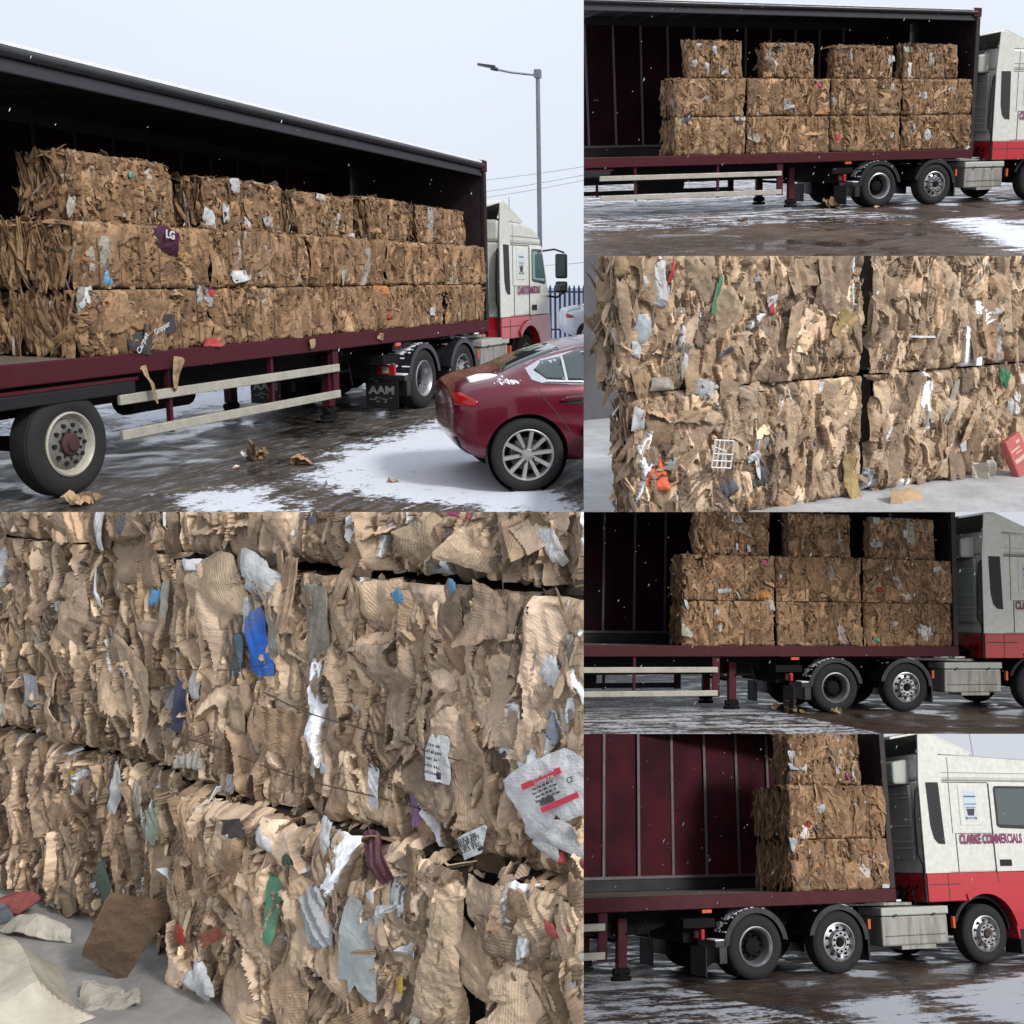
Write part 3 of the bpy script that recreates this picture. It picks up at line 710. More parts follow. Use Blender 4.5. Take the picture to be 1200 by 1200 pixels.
def trailer(pl, label):
    d = DIM[pl]; W = 2.45; x0 = -10.2; xh, zb, zr = d['xh'], d['zb'], d['zr']
    t = thing('semi_trailer', pl, label=label, cat='trailer', group='curtain-side trailers loaded with baled cardboard')
    G().box(x0, xh - .02, .035, W - .03, zb - .06, zb).build('deck', 'wood', t)
    G().box(x0, xh + .05, -.012, .03, zb - .18, zb + .012).build('side_rail', 'maroon', t, bevel=.012)
    G().box(x0, xh + .05, W - .03, W + .012, zb - .18, zb + .012).build('side_rail', 'maroon', t)
    g = G()
    for ya in (.58, 1.74): g.prism([(x0, zb - .065), (xh - .3, zb - .065), (xh - .3, zb - .26), (-.7, zb - .28), (-1.5, zb - .50), (x0, zb - .54)], ya, ya + .13)
    for k in range(22): g.box(x0 + .3 + k * .56, x0 + .38 + k * .56, .04, W - .04, zb - .20, zb - .062)
    g.box(-1.2, .9, .5, 1.95, zb - .31, zb - .285)
    g.build('chassis', 'chassis', t)
    # lower skirt line above the trailer wheels
    G().box(x0, d['xs0'] + .22, -.006, .05, zb - .36, zb - .25).build('wheel_panel', 'black', t, bevel=.01)
    G().box(x0, d['xs0'] + .28, .004, .03, zb - .245, zb - .215).build('marker_strip', 'maroon', t)
    # side guards
    for ya, yb, nm in ((-.012, .03, 'n'), (W - .03, W + .012, 'f')):
        G().box(d['xs0'], d['xs1'], ya, yb, d['zst'] - .06, d['zst'] + .035).build('side_guard_rail', 'alu' if nm == 'n' else 'black', t, bevel=.008)
        G().box(d['xs0'], d['xs1'], ya, yb, d['zsk'] - .01, d['zsk'] + .085).build('side_guard_rail', 'alu' if nm == 'n' else 'black', t, bevel=.008)
        for px, pw in ((d['xs0'] + .75, .045), ((d['xs0'] + d['xs1']) / 2 + .55, .045), (d['xs1'] - .02, .13)):
            G().box(px - pw / 2, px + pw / 2, yb + .002 if nm == 'n' else ya - .05, yb + .05 if nm == 'n' else ya - .002, d['zsk'] - .03, zb - .185).build('guard_post', 'maroon', t)
    # landing legs
    for ya in (.42, 1.9):
        L_ = G().box(d['xl'] - .07, d['xl'] + .07, ya, ya + .12, .22, zb - .28).build('landing_leg', 'maroon', t, bevel=.01)
        f = G(); f.box(d['xl'] - .045, d['xl'] + .045, ya + .015, ya + .105, .10, .225)
        n_ = 20; f.add([(d['xl'] + .15 * math.cos(math.tau * i / n_), ya + .06 + .1 * math.sin(math.tau * i / n_), z) for z in (.055, .11) for i in range(n_)],
                      [tuple(range(n_)), tuple(range(2 * n_ - 1, n_ - 1, -1))] + [(i, (i + 1) % n_, (i + 1) % n_ + n_, i + n_) for i in range(n_)])
        f.tube([(d['xl'] - .12, ya + .06, .17), (d['xl'] + .12, ya + .06, .17)], .05, 10)
        f.build('foot', 'chassis', L_)
    g = G(); g.tube([(d['xl'] - .05, .50, .60), (d['xl'] - .85, .62, .86)], .03); g.tube([(d['xl'], .5, .56), (d['xl'], 1.9, .56)], .028)
    g.build('brace', 'chassis', t)
    g = G(); g.tube([(d['xl'] + .05, .40, .66), (d['xl'] + .38, .36, .67)], .018); g.tube([(d['xl'] + .30, .36, .88), (d['xl'] + .42, .36, .46)], .014); g.build('crank_handle', 'chassis', t)
    # wheels
    for k in range(3):
        wheel(t, d['xr'] - 1.31 * k, .015, d.get('tr', .44), d.get('tr', .44), 'trailer', 1, .24)
        wheel(t, d['xr'] - 1.31 * k, W - .015, d.get('tr', .44), d.get('tr', .44), 'trailer', -1, .24)
    g = G()
    for k in range(3): g.tube([(d['xr'] - 1.31 * k, .3, d['r']), (d['xr'] - 1.31 * k, W - .3, d['r'])], .07)
    g.tube([(-5.2, .9, .62), (-4.2, .9, .62)], .14, 14)
    g.build('axle', 'chassis', t)
    # roof, cant rails, headboard, far curtain
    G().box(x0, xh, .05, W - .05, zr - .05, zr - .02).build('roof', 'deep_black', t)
    G().box(x0, xh - .01, -.02, W + .02, zr - .018, zr + .012).build('roof_sheet', 'snow', t)
    g = G(); g.tube([(x0, .0, zr - .065), (xh - .05, .0, zr - .065)], .048, 12); g.build('cant_rail', 'gloss_black', t)
    G().box(x0, xh - .07, .012, .05, zr - .225, zr - .115).build('cant_rail', 'rail_grey', t, bevel=.01)
    g = G(); g.box(x0, xh - .1, W - .07, W + .01, zr - .22, zr - .0185); g.build('cant_rail', 'black', t)
    g = G()
    for k in range(20): g.box(xh - .6 - k * .62, xh - .56 - k * .62, .06, W - .07, zr - .10, zr - .052)
    g.build('roof_bow', 'deep_black', t)
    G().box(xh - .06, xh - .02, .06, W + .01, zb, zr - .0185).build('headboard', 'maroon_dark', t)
    G().box(xh - .055, xh + .045, -.015, .055, zb + .014, zr - .16).build('front_post', 'maroon_dark', t, bevel=.01)
    G().box(xh - .14, xh + .06, -.03, .10, zr - .155, zr + .03).build('corner_casting', 'maroon', t, bevel=.015)
    cur = G(); n = 160; xs = np.linspace(x0, xh - .1, n)
    for i in range(n - 1):
        for j in range(2): pass
    vs = []; fs = []
    for i, x in enumerate(xs):
        y = W - .045 + .012 * math.sin(x * 5.2) + .007 * math.sin(x * 13 + 1)
        vs += [(x, y, zb + .20), (x, y, zr - .2)]
    fs = [(2 * i, 2 * i + 2, 2 * i + 3, 2 * i + 1) for i in range(n - 1)]
    vs2 = [(a, b + .004, c) for a, b, c in vs]
    fs += [(a + 2 * n, b + 2 * n, c + 2 * n, e + 2 * n) for a, e, c, b in fs]
    c = cur.add(vs + vs2, fs, True).build('far_curtain', 'curtain' if pl == 6 else 'curtain_shaded', t)
    g = G(); g.box(x0, xh - .1, W - .085, W - .065, zb + .19, zb + .235); g.build('curtain_rail', 'strap', c)
    for k in range(20):
        x = d.get('strap0', -1.42) + .615 * (k - 12)
        if x0 < x < xh - .1: G().box(x - .022, x + .022, W - .085, W - .066, zb + .236, zr - .22).build('strap', 'black' if pl == 1 else 'strap', c)  # first yard's straps are blackened to carry the shade inside the trailer
    G().box(x0, xh - .1, W - .06, W - .035, zb + .01, zb + .19).build('dark_gap_strip', 'black', t)  # black strip paints in the dark gap between curtain rail and deck
    g = G(); g.box(-.85, -.70, .0, .03, zb - .235, zb - .19); g.build('marker_lamp', 'orange_lamp', t)
    return t

def tractor(pl, label, full=True):
    d = DIM[pl]; xm, xf, xc, zs, zc, zk, r = (d[k] for k in ('xm', 'xf', 'xc', 'zs', 'zc', 'zk', 'r'))
    W = 2.4; s_ = (zk - zs) / 1.43; zb = d['zb']
    t = thing('tractor_unit', pl, label=label, cat='lorry', group='cream and red lorry tractor units')
    # frame
    g = G()
    for ya in (.72, 1.55): g.box(-1.0, xf + .6, ya, ya + .1, .62, .86)
    for x in (-.95, -.2, .9, 2.0, 3.0): g.box(x, x + .1, .72, 1.65, .64, .84)
    g.box(2.3, 4.9, .55, 1.85, .45, 1.1); g.box(3.3, 5.1, .3, 2.1, 1.0, 1.25)
    g.tube([(0, .3, r), (0, W - .3, r)], .1); g.tube([(xm, .3, r), (xm, W - .3, r)], .08); g.tube([(xf, .3, r), (xf, W - .3, r)], .07)
    g.tube([(0, 1.2, r), (.5, 1.2, .6)], .2, 14); g.box(-1.02, -.86, .3, 2.1, .52, .80)
    g.build('chassis', 'chassis', t)
    # engine and hoses behind the cab
    g = G(); rr = random.Random(4)
    for k in range(9):
        y = .25 + k * .21; g.tube([(xc + .3, y, 1.35), (xc + .05, y + .05, 1.22 - rr.random() * .1), (xc - .15, y - .04, 1.05), (xc - .05, y, .9)], .022)
    g.box(xc + .1, xc + .35, .15, 2.1, .9, 1.42); g.box(xc - .25, xc + .0, .8, 1.6, .85, 1.15)
    g.build('air_hoses', 'chassis', t)
    for k in (0, 1):
        sg = 1 if k == 0 else -1; yy = lambda v: v if k == 0 else W - v
        wheel(t, 0, yy(.0), r, r, 'drive', sg, .27); wheel(t, 0, yy(.31), r, r, 'drive', sg, .27)
        wheel(t, xm, yy(.0), r, r, 'front', sg, .30)
        wheel(t, xf, yy(.05), r, r, 'front', sg, .30)
        # mudguards
        for cx, a0, a1, nm in ((0, 8, 178, 'd'), (xm, 0, 168, 'm')):
            g = G(); g.arc_band(cx, r, r + .055, r + .085, a0, a1, min(yy(-.02), yy(.56)), max(yy(-.02), yy(.56)), 28)
            if nm == 'd': g.box(cx - .66, cx - r - .03, min(yy(-.02), yy(.56)), max(yy(-.02), yy(.56)), r + .02, r + .10); g.box(cx - .60, cx - r - .045, min(yy(-.02), yy(.56)), max(yy(-.02), yy(.56)), .24, r + .03)
            else: g.box(cx + r + .055, cx + r + .085, min(yy(-.02), yy(.56)), max(yy(-.02), yy(.56)), .16, r + .02)
            # outer lip
            g.arc_band(cx, r, r + .01, r + .055, a0 + 2, a1 - 2, min(yy(-.022), yy(.0)), max(yy(-.022), yy(.0)), 28)
            mg = g.build('mudguard', 'gloss_black', t)
            if k == 0:
                s = G(); rs = random.Random(7 if nm == 'd' else 9)
                for i in range(60 if nm == 'd' else 16):
                    a = rs.gauss(112, 30) if nm == 'd' else rs.gauss(70, 30)
                    if not (30 < a < 172): continue
                    q = rs.uniform(.01, .05); y_ = rs.uniform(-.015, .3) ** 1
                    s.arc_band(cx, r, r + .084, r + .086 + rs.uniform(.003, .012), a - q * 60, a + q * 60, y_, y_ + rs.uniform(.03, .16), 3)
                if nm == 'd': s.box(cx - .655, cx - r - .06, .0, .3, r + .10, r + .118)
                tag(s.build('snow_crust', 'snow', mg), kind='stuff')
        # mudflap with lettering, rear lamp
        fl = G().box(-.80, -.785, min(yy(.02), yy(.52)), max(yy(.02), yy(.52)), .08, .47).build('mudflap', 'black', t)
        ty = yy(.27); m3 = Matrix(((0, 0, -1), (-1, 0, 0), (0, 1, 0)))
        if pl == 1: text_mesh('lettering', 'AAM', .15, 'flap_text', fl, (-.803, ty, .33), m3, sx=1.25, offset=.006)
        text_mesh('lettering', 'TYRE', .09, 'white_text', fl, (-.803, ty, .20), m3, sx=1.25, offset=.002) if False else None
        lg = G(); rs = random.Random(3)
        for i in range(16): x_ = (rs.uniform(-.16, .16)); z_ = rs.uniform(.16, .235); lg.box(-.803, -.80, ty + x_, ty + x_ + .035, z_, z_ + .012)
        (lg.build('lettering', 'flap_text', fl) if pl == 1 else None)
        lp = G().box(-.86, -.80, min(yy(.03), yy(.46)), max(yy(.03), yy(.46)), .56, .70).build('rear_lamp', 'red_lamp', t, bevel=.012)
        G().box(-.868, -.862, min(yy(.12), yy(.22)), max(yy(.12), yy(.22)), .585, .675).build('reversing_lamp', 'alu', lp)
        G().box(-1.12, -.62, min(yy(.06), yy(.55)), max(yy(.06), yy(.55)), .72, .84).build('lamp_bracket', 'chassis', t)
    g = G(); g.prism([(-.45, .98), (.55, .98), (.62, .90), (-.55, .86)], .75, 1.65); g.build('fifth_wheel', 'chassis', t)
    g = G(); g.prism([(1.25, .93), (2.95, .90), (2.95, .94), (1.25, .97)], .25, 2.1); ct = g.build('catwalk_plate', 'tank', t)
    g = G(); rs = random.Random(5)
    for i in range(9): x = rs.uniform(1.4, 2.7); y = rs.uniform(.3, 1.4); g.box(x, x + rs.uniform(.1, .35), y, y + rs.uniform(.1, .3), .955, .975 + rs.uniform(0, .01))
    tag(g.build('snow_crust', 'snow', ct), kind='stuff')
    # side locker / tank with lid
    x0, x1 = xm + .80, xc + .36
    lk = G().box(x0, x1, .03, .62, .33, .76).build('side_locker', 'tank', t, bevel=.03)
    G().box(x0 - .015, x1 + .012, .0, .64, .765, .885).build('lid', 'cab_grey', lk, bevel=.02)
    G().box(x0 + .35, x1 - .25, .04, .5, .28, .335).build('sill', 'tank', lk)
    g = G(); g.box(x0 + .05, x1 - .06, .018, .028, .475, .482); g.box(x0 + .22, x0 + .27, -.012, -.002, .755, .79); g.box(x1 - .30, x1 - .25, -.012, -.002, .755, .79); g.build('latch', 'groove', lk)
    G().box(x1 + .10, x1 + .14, .02, .08, .55, .72).build('side_marker', 'orange_lamp', t)
    G().box(xm + r + .065, xm + r + .11, -.04, -.02, .60, .74).build('side_marker', 'orange_lamp', t)
    # ---- cab
    XF = xc + d.get('cl', 2.95)
    def arc(rad, zbase):
        dx = math.sqrt(max(rad ** 2 - (zbase - r) ** 2, 0)); a0 = math.pi - math.asin((zbase - r) / rad); a1 = math.radians(10)
        return [(xf + rad * math.cos(a0 + (a1 - a0) * i / 18), r + rad * math.sin(a0 + (a1 - a0) * i / 18)) for i in range(19)]
    body = [(xc + .02, zs + .002), (XF + .0, zs + .002), (XF - .02, zs + .42 * s_), (XF - .12, zs + .75 * s_), (XF - .36, zk - .03), (XF - .40, zk), (xc + .02, zk)]
    cab = G().prism(body, .012, W - .012).build('cab_body', 'cab_white', t, bevel=.03)
    lower = [(xc + .02, zc)] + arc(.60, zc) + [(xf + .62, .34), (XF + .03, .34), (XF + .05, zs - .25), (XF + .01, zs), (xc + .02, zs)]
    red = G().prism(lower, .0, W).build('lower_body', 'cab_red', t, bevel=.012)
    g = G(); a = arc(.60, zc); b = arc(.70, zc + .10)
    pts = [(p[0], p[1]) for p in a] + [(p[0], p[1]) for p in b[::-1]]
    n = len(a); vs = [(x, y, z) for y in (-.03, .0) for x, z in a + b]; fs = []
    for i in range(n - 1):
        fs += [(i, i + 1, n + i + 1, n + i), (2 * n + i, 3 * n + i, 3 * n + i + 1, 2 * n + i + 1), (i, 2 * n + i, 2 * n + i + 1, i + 1), (n + i, n + i + 1, 3 * n + i + 1, 3 * n + i)]
    g.add(vs, fs + [(0, n, 3 * n, 2 * n), (n - 1, 3 * n - 1, 4 * n - 1, 2 * n - 1)], True).build('wheel_arch', 'cab_red', red)
    G().arc_band(xf, r, .53, .585, 5, 160, .12, .45, 18).build('wheel_arch_liner', 'black', t)
    g = G(); g.box(xc + .05, xf - .45, -.004, .0, zs - .17, zs - .155); g.box(xc + .42, xc + .432, -.004, .0, zc + .01, zs - .01); g.box(xc + 1.42, xc + 1.432, -.004, .0, zs - .16, zs); g.build('panel_gap', 'groove', red)
    G().box(XF - .3, XF + .07, -.01, .5, .30, .62).build('bumper', 'cab_red', t, bevel=.03)
    G().box(xf + .64, XF - .32, -.004, .4, .12, .50).build('step', 'black', t, bevel=.02)
    # high roof
    rf = [(xc + .02, zk + .004), (XF - .38, zk + .004), (XF - .42, zk + .10), (XF - .60, zk + .24), (XF - .95, zk + .35 * s_ + .02), (xc + 1.0, zk + .42 * s_), (xc + .02, zk + .43 * s_)]
    roof = G().prism(rf, .02, W - .02).build('roof', 'cab_white', t, bevel=.06)
    g = G(); g.box(xc + .46, XF - .55, .008, .02, zk + .13, zk + .14); g.box(xc + .62, xc + .63, .008, .02, zk + .01, zk + .38 * s_); g.build('moulding', 'cab_grey', roof)
    # roof deflector, open at the back
    ft = zk + .80 * s_
    g = G(); g.prism([(xc + .02, zk + .44 * s_), (xc + .22, ft - .02), (xc + .26, ft), (xc + 1.15, zk + .45 * s_), (xc + 1.10, zk + .40 * s_)], .03, .06)
    g.prism([(xc + .02, zk + .44 * s_), (xc + .22, ft - .02), (xc + .26, ft), (xc + 1.15, zk + .45 * s_), (xc + 1.10, zk + .40 * s_)], W - .06, W - .03)
    g.prism([(xc + .20, ft - .025), (xc + .25, ft + .005), (xc + 1.17, zk + .46 * s_), (xc + 1.17, zk + .42 * s_)], .028, W - .028)
    g.build('roof_deflector', 'cab_white', t, bevel=.012)
    # back wall of the cab, set in from the side collar
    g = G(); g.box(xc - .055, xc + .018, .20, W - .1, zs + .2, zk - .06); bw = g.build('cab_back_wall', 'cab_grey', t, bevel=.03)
    g = G()
    for z in (zs + .38, zs + .48, zs + .72, zs + 1.16, zs + 1.22): g.box(xc - .068, xc - .056, .2, W - .12, z, z + .022)
    g.build('pressing', 'cab_white', bw)
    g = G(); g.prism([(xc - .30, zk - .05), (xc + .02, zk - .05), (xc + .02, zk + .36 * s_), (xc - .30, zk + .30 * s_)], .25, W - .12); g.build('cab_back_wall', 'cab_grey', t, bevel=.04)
    g = G(); g.prism([(xc - .45, ft - .16), (xc + .3, ft - .03), (xc + .3, ft + .0), (xc - .45, ft - .12)], .05, W - .05); g.build('roof_deflector', 'cab_white', t, bevel=.008)
    # side collar, black edge and air intake
    G().prism([(xc, zs + .004), (xc + .46, zs + .004), (xc + .46, zk + .38 * s_), (xc + .24, ft - .04), (xc + .06, ft - .06), (xc, zk)], -.006, .02).build('side_collar', 'cab_white', t, bevel=.006)
    g = G(); g.prism([(xc - .015, zc + .0), (xc + .03, zc), (xc + .03, zs + .6), (xc - .015, zs + .6)], .022, .06)
    g.prism([(xc - .10, zs + .30), (xc - .002, zs + .10), (xc - .002, zk - .10), (xc - .05, zk - .16), (xc - .09, zk - .5)], .022, .055); g.build('rubber_edge', 'black', t)
    g = G(); w0, w1 = xc + .13, xc + .40
    g.prism([(w0, zk - .03), (w1 - .02, zk - .03), (w1 + .02, zk - .99 * s_), (w0 + .16, zk - .98 * s_), (w0 + .08, zk - .90 * s_), (w0 + .03, zk - .7 * s_)], -.013, -.007)
    g.build('air_intake', 'grille', t)
    # door, window, handle, panel lines
    d0 = xc + 1.42
    door = G().prism([(d0, zs + .006), (XF - .14, zs + .006), (XF - .13, zs + .4 * s_), (XF - .22, zs + .75 * s_), (XF - .42, zk - .05), (d0, zk - .05)], -.006, .011).build('door', 'cab_white', t, bevel=.006)
    G().prism([(d0 + .08, zk - .71 * s_), (d0 + .14, zk - .745 * s_), (XF - .31, zk - .80 * s_), (XF - .25, zk - .74 * s_), (XF - .46, zk - .10), (XF - .50, zk - .075), (d0 + .12, zk - .075), (d0 + .08, zk - .11)], -.009, -.005).build('window_frame', 'gloss_black', door)
    G().prism([(d0 + .12, zk - .69 * s_), (XF - .32, zk - .735 * s_), (XF - .49, zk - .115), (d0 + .12, zk - .115)], -.012, -.0085).build('window', 'glass_teal' if pl == 1 else 'glass', door)
    G().box(d0 + .07, d0 + .31, -.022, -.0062, zs + .03 + .06, zs + .19).build('handle', 'black', door, bevel=.01)
    G().box(d0 + .12, d0 + .30, -.010, -.0062, zk - .84 * s_, zk - .825 * s_).build('badge', 'cab_grey', door)
    g = G(); g.box(d0 - .014, d0 - .004, -.001, .012, zs + .01, zk - .03); g.box(xc + .47, d0 - .02, .004, .0125, zk - .028, zk - .016)
    g.box(xc + .66, d0 - .016, .004, .0125, zs + .60 * s_, zs + .608 * s_); g.box(xc + .655, xc + .667, .004, .0125, zs + .02, zs + .6 * s_); g.box(xc + .60, xc + .607, .005, .0125, zs + .6 * s_, zk - .03)
    g.build('panel_gap', 'groove', cab)
    p0, p1, q0, q1 = xc + .78, xc + 1.22, zk - .70 * s_, zk - .06
    pn = G().box(p0, p1, .002, .011, q0, q1).build('side_panel', 'cab_white', cab, bevel=.02)
    M.setdefault('sticker', plain('pale_sticker', (.50, .58, .63), .4, dirt=0))
    st = G().box(p0 + .09, p1 - .09, -.001, .0018, q0 + .08, q1 - .10).build('sticker', 'sticker', pn)
    xm_ = (p0 + p1) / 2; g = G()
    g.box(xm_ - .12, xm_ + .12, -.003, -.0012, q1 - .20 * s_, q1 - .175 * s_); g.box(xm_ - .12, xm_ + .12, -.003, -.0012, q1 - .315 * s_, q1 - .30 * s_)
    g.build('sticker_stripe', 'blue_print', st)
    g = G(); g.prism([(xm_ - .085, q0 + .26 * s_), (xm_ + .085, q0 + .26 * s_), (xm_ + .06, q0 + .15 * s_), (xm_ - .06, q0 + .15 * s_)], -.003, -.0012)
    g.box(xm_ - .11, xm_ - .08, -.003, -.0012, q0 + .09, q0 + .13); g.box(xm_ + .08, xm_ + .11, -.003, -.0012, q0 + .09, q0 + .13); g.box(xm_ - .07, xm_ + .07, -.003, -.0012, q0 + .105, q0 + .12); g.box(xm_ - .10, xm_ + .10, -.003, -.0012, q0 + .275 * s_, q0 + .285 * s_)
    g.build('sticker_print', 'dark_text', st)
    text_mesh('lettering', 'CLARKE COMMERCIALS', .20 * s_, 'purple_text', door, (xc + 1.36, -.011, zk - .92 * s_), ROT_FRONT, sx=.60, offset=.008, extrude=.0006)
    # windscreen
    g = G(); g.prism([(XF - .02, zs + .44 * s_), (XF + .0, zs + .44 * s_), (XF - .345, zk - .06), (XF - .365, zk - .06)], .12, W - .12); g.build('windscreen', 'glass', t)
    # mirrors on arms
    g = G(); xa = XF + .05
    g.tube([(XF - .35, .03, zk - .10), (XF - .05, -.12, zk - .06), (xa, -.28, zk - .12)], .018); g.tube([(XF - .12, .02, zk - 1.05 * s_), (XF - .02, -.15, zk - 1.08 * s_), (xa, -.26, zk - .98 * s_), (xa, -.28, zk - .75 * s_)], .02)
    arm = g.build('mirror_arm', 'black', t)
    for z0, z1 in ((zk - .68 * s_, zk - .14), (zk - .98 * s_, zk - .74 * s_)):
        mh = G().box(xa - .05, xa + .05, -.34, -.10, z0, z1).build('mirror', 'gloss_black', arm, bevel=.04)
        G().box(xa - .056, xa - .051, -.31, -.13, z0 + .04, z1 - .04).build('mirror_glass', 'glass', mh)
    g = G(); g.tube([(xc + 1.5, .4, zk + .38 * s_), (xc + 1.46, .4, zk + .85)], .005, 6); g.build('antenna', 'black', t)
    return t

# ------------------------------------------------------------------ car
def car(pl, loc, rz, paint, label, scale=1., snow=True, detail=True):
    root = thing('parked_car', pl, loc, rz, label, 'car')
    ip = lambda x, T: float(np.interp(x, [a for a, b in T], [b for a, b in T]))
    top = [(-.92, .90), (-.86, .99), (-.6, 1.03), (-.25, 1.08), (.15, 1.22), (.55, 1.345), (1.0, 1.40), (1.6, 1.41), (2.2, 1.36), (2.9, 1.08), (3.3, .95), (3.8, .85), (4.0, .62)]
    blt = [(-.92, .84), (-.6, .95), (0, .99), (.6, .985), (1.5, .96), (2.6, .92), (3.4, .84), (4.0, .56)]
    hw = [(-.92, .66), (-.84, .78), (-.6, .87), (-.1, .94), (.5, .94), (2.4, .93), (3.1, .92), (3.6, .84), (3.9, .70), (4.0, .5)]
    tw = [(-.92, .52), (-.6, .70), (-.3, .70), (.1, .62), (.5, .60), (1.8, .60), (2.6, .66), (3.2, .66), (3.8, .55), (4.0, .35)]
    sil = [(-.92, .52), (-.84, .36), (-.55, .27), (0, .24), (3.2, .22), (3.8, .26), (4.0, .40)]
    xs = [-.92, -.88, -.78, -.6, -.42, -.25, 0, .25, .5, .75, 1.0, 1.4, 1.8, 2.2, 2.6, 2.9, 3.2, 3.5, 3.75, 3.9, 4.0]
    rings = []
    for x in xs:
        h, b, T, B, s = (ip(x, q) for q in (hw, blt, tw, top, sil)); T = min(T, h - .04)
        half = [(0, s), (h * .82, s), (h * .955, s + .05), (h * .995, s + .18), (h, (s + b) / 2 + .06), (h * .985, b - .10), (h * .94, b - .005), (T + (h * .93 - T) * .45, b + (B - .06 - b) * .6), (T, B - .045), (T * .6, B - .008), (0, B)]
        if x < 0: x = x * .72
        rings.append([(x, -y, z) for y, z in half] + [(x, y, z) for y, z in half[-2:0:-1]])
    n = len(rings[0]); vs = [p for r_ in rings for p in r_]; fs = []
    for i in range(len(rings) - 1):
        for k in range(n): k2 = (k + 1) % n; fs.append((i * n + k, i * n + k2, (i + 1) * n + k2, (i + 1) * n + k))
    fs += [tuple(range(n - 1, -1, -1)), tuple((len(rings) - 1) * n + k for k in range(n))]
    me = bpy.data.meshes.new('tmp'); me.from_pydata(vs, [], fs); tmp = bpy.data.objects.new('tmp', me); col.objects.link(tmp)
    bm = bmesh.new(); bm.from_mesh(me); bmesh.ops.recalc_face_normals(bm, faces=bm.faces); bm.to_mesh(me); bm.free()
    sb = tmp.modifiers.new('s', 'SUBSURF'); sb.levels = 3; sb.render_levels = 3
    WH = ((0, .375), (2.91, .375)); cut = []
    for wx, rad in WH:
        for sg in (-1, 1):
            c = G().lathe([(0, .0), (rad, .0), (rad, .42), (0, .42)], wx, sg * 1.1, .345, 48, -sg).build('cut', 'black', None, pl)
            c.parent = None; c.matrix_world = Matrix.Identity(4)
            b = tmp.modifiers.new('b', 'BOOLEAN'); b.operation = 'DIFFERENCE'; b.object = c; b.solver = 'EXACT'; cut.append(c)
    dg = bpy.context.evaluated_depsgraph_get(); me2 = bpy.data.meshes.new_from_object(tmp.evaluated_get(dg)); me2.name = 'body'
    for c in cut: bpy.data.objects.remove(c)
    bpy.data.objects.remove(tmp)
    me2.materials.clear(); me2.materials.append(M[paint]); me2.polygons.foreach_set('use_smooth', [True] * len(me2.polygons))
    bm = bmesh.new(); bm.from_mesh(me2)
    for e in bm.edges:
        if len(e.link_faces) == 2 and e.calc_face_angle(0) > R(35): e.smooth = False
    bmt = bm.copy(); bmesh.ops.triangulate(bmt, faces=bmt.faces); tree = BVHTree.FromBMesh(bmt); bmt.free()
    bm.to_mesh(me2); bm.free()
    body = bpy.data.objects.new('body', me2); col.objects.link(body); body.parent = root
    def patch(name, mat, pts, off, sg=-1, cuts=3, par=body, axis='y'):
        pts = [(x * (.72 if x < 0 else 1), z) for x, z in pts]; bm = bmesh.new(); f = bm.faces.new([bm.verts.new((x, 0, z)) for x, z in pts])
        bmesh.ops.triangulate(bm, faces=[f]); bmesh.ops.subdivide_edges(bm, edges=bm.edges, cuts=cuts, use_grid_fill=True)
        bmesh.ops.subdivide_edges(bm, edges=[e for e in bm.edges if e.calc_length() > .05], cuts=1, use_grid_fill=True)
        dead = []
        for v in bm.verts:
            if axis == 'y': hit = tree.ray_cast(Vector((v.co.x, sg * 2, v.co.z)), Vector((0, -sg, 0)))
            elif axis == 'z': hit = tree.ray_cast(Vector((v.co.x, v.co.z, 3)), Vector((0, 0, -1)))
            if hit[0] is None: dead.append(v); continue
            v.co = hit[0] + (Vector((0, sg * off, 0)) if axis == 'y' else Vector((0, 0, off)))
        bmesh.ops.delete(bm, geom=dead, context='VERTS')
        r_ = bmesh.ops.extrude_face_region(bm, geom=bm.faces[:])
        mv = Vector((0, -sg * (off + .004), 0)) if axis == 'y' else Vector((0, 0, -off - .004))
        for v in [g_ for g_ in r_['geom'] if isinstance(g_, bmesh.types.BMVert)]: v.co += mv
        bmesh.ops.recalc_face_normals(bm, faces=bm.faces)
        me = bpy.data.meshes.new(name); bm.to_mesh(me); bm.free(); me.materials.append(M[mat]); me.polygons.foreach_set('use_smooth', [True] * len(me.polygons))
        o = bpy.data.objects.new(name, me); col.objects.link(o); o.parent = par; return o
    for sg in (-1, 1):
        ch = patch('window_surround', 'chrome', [(.02, 1.13), (.06, 1.02), (.16, .985), (.8, .955), (2.45, .935), (2.55, .96), (2.05, 1.28), (1.6, 1.345), (1.0, 1.345), (.55, 1.30), (.20, 1.215)], .004, sg)
        patch('side_window', 'glass', [(.10, 1.10), (.20, 1.025), (.37, 1.015), (.37, 1.215), (.2, 1.18)], .008, sg, par=ch)
        patch('side_window', 'glass', [(.395, 1.013), (1.22, .99), (1.24, 1.325), (1.0, 1.325), (.55, 1.28), (.395, 1.225)], .008, sg, par=ch)
        patch('side_window', 'glass', [(1.28, .988), (2.40, .965), (2.0, 1.255), (1.6, 1.32), (1.29, 1.325)], .008, sg, par=ch)
        patch('tail_light', 'red_lamp', [(-.91, .80), (-.885, .90), (-.78, .905), (-.60, .835), (-.62, .80), (-.75, .79)], .008, sg)
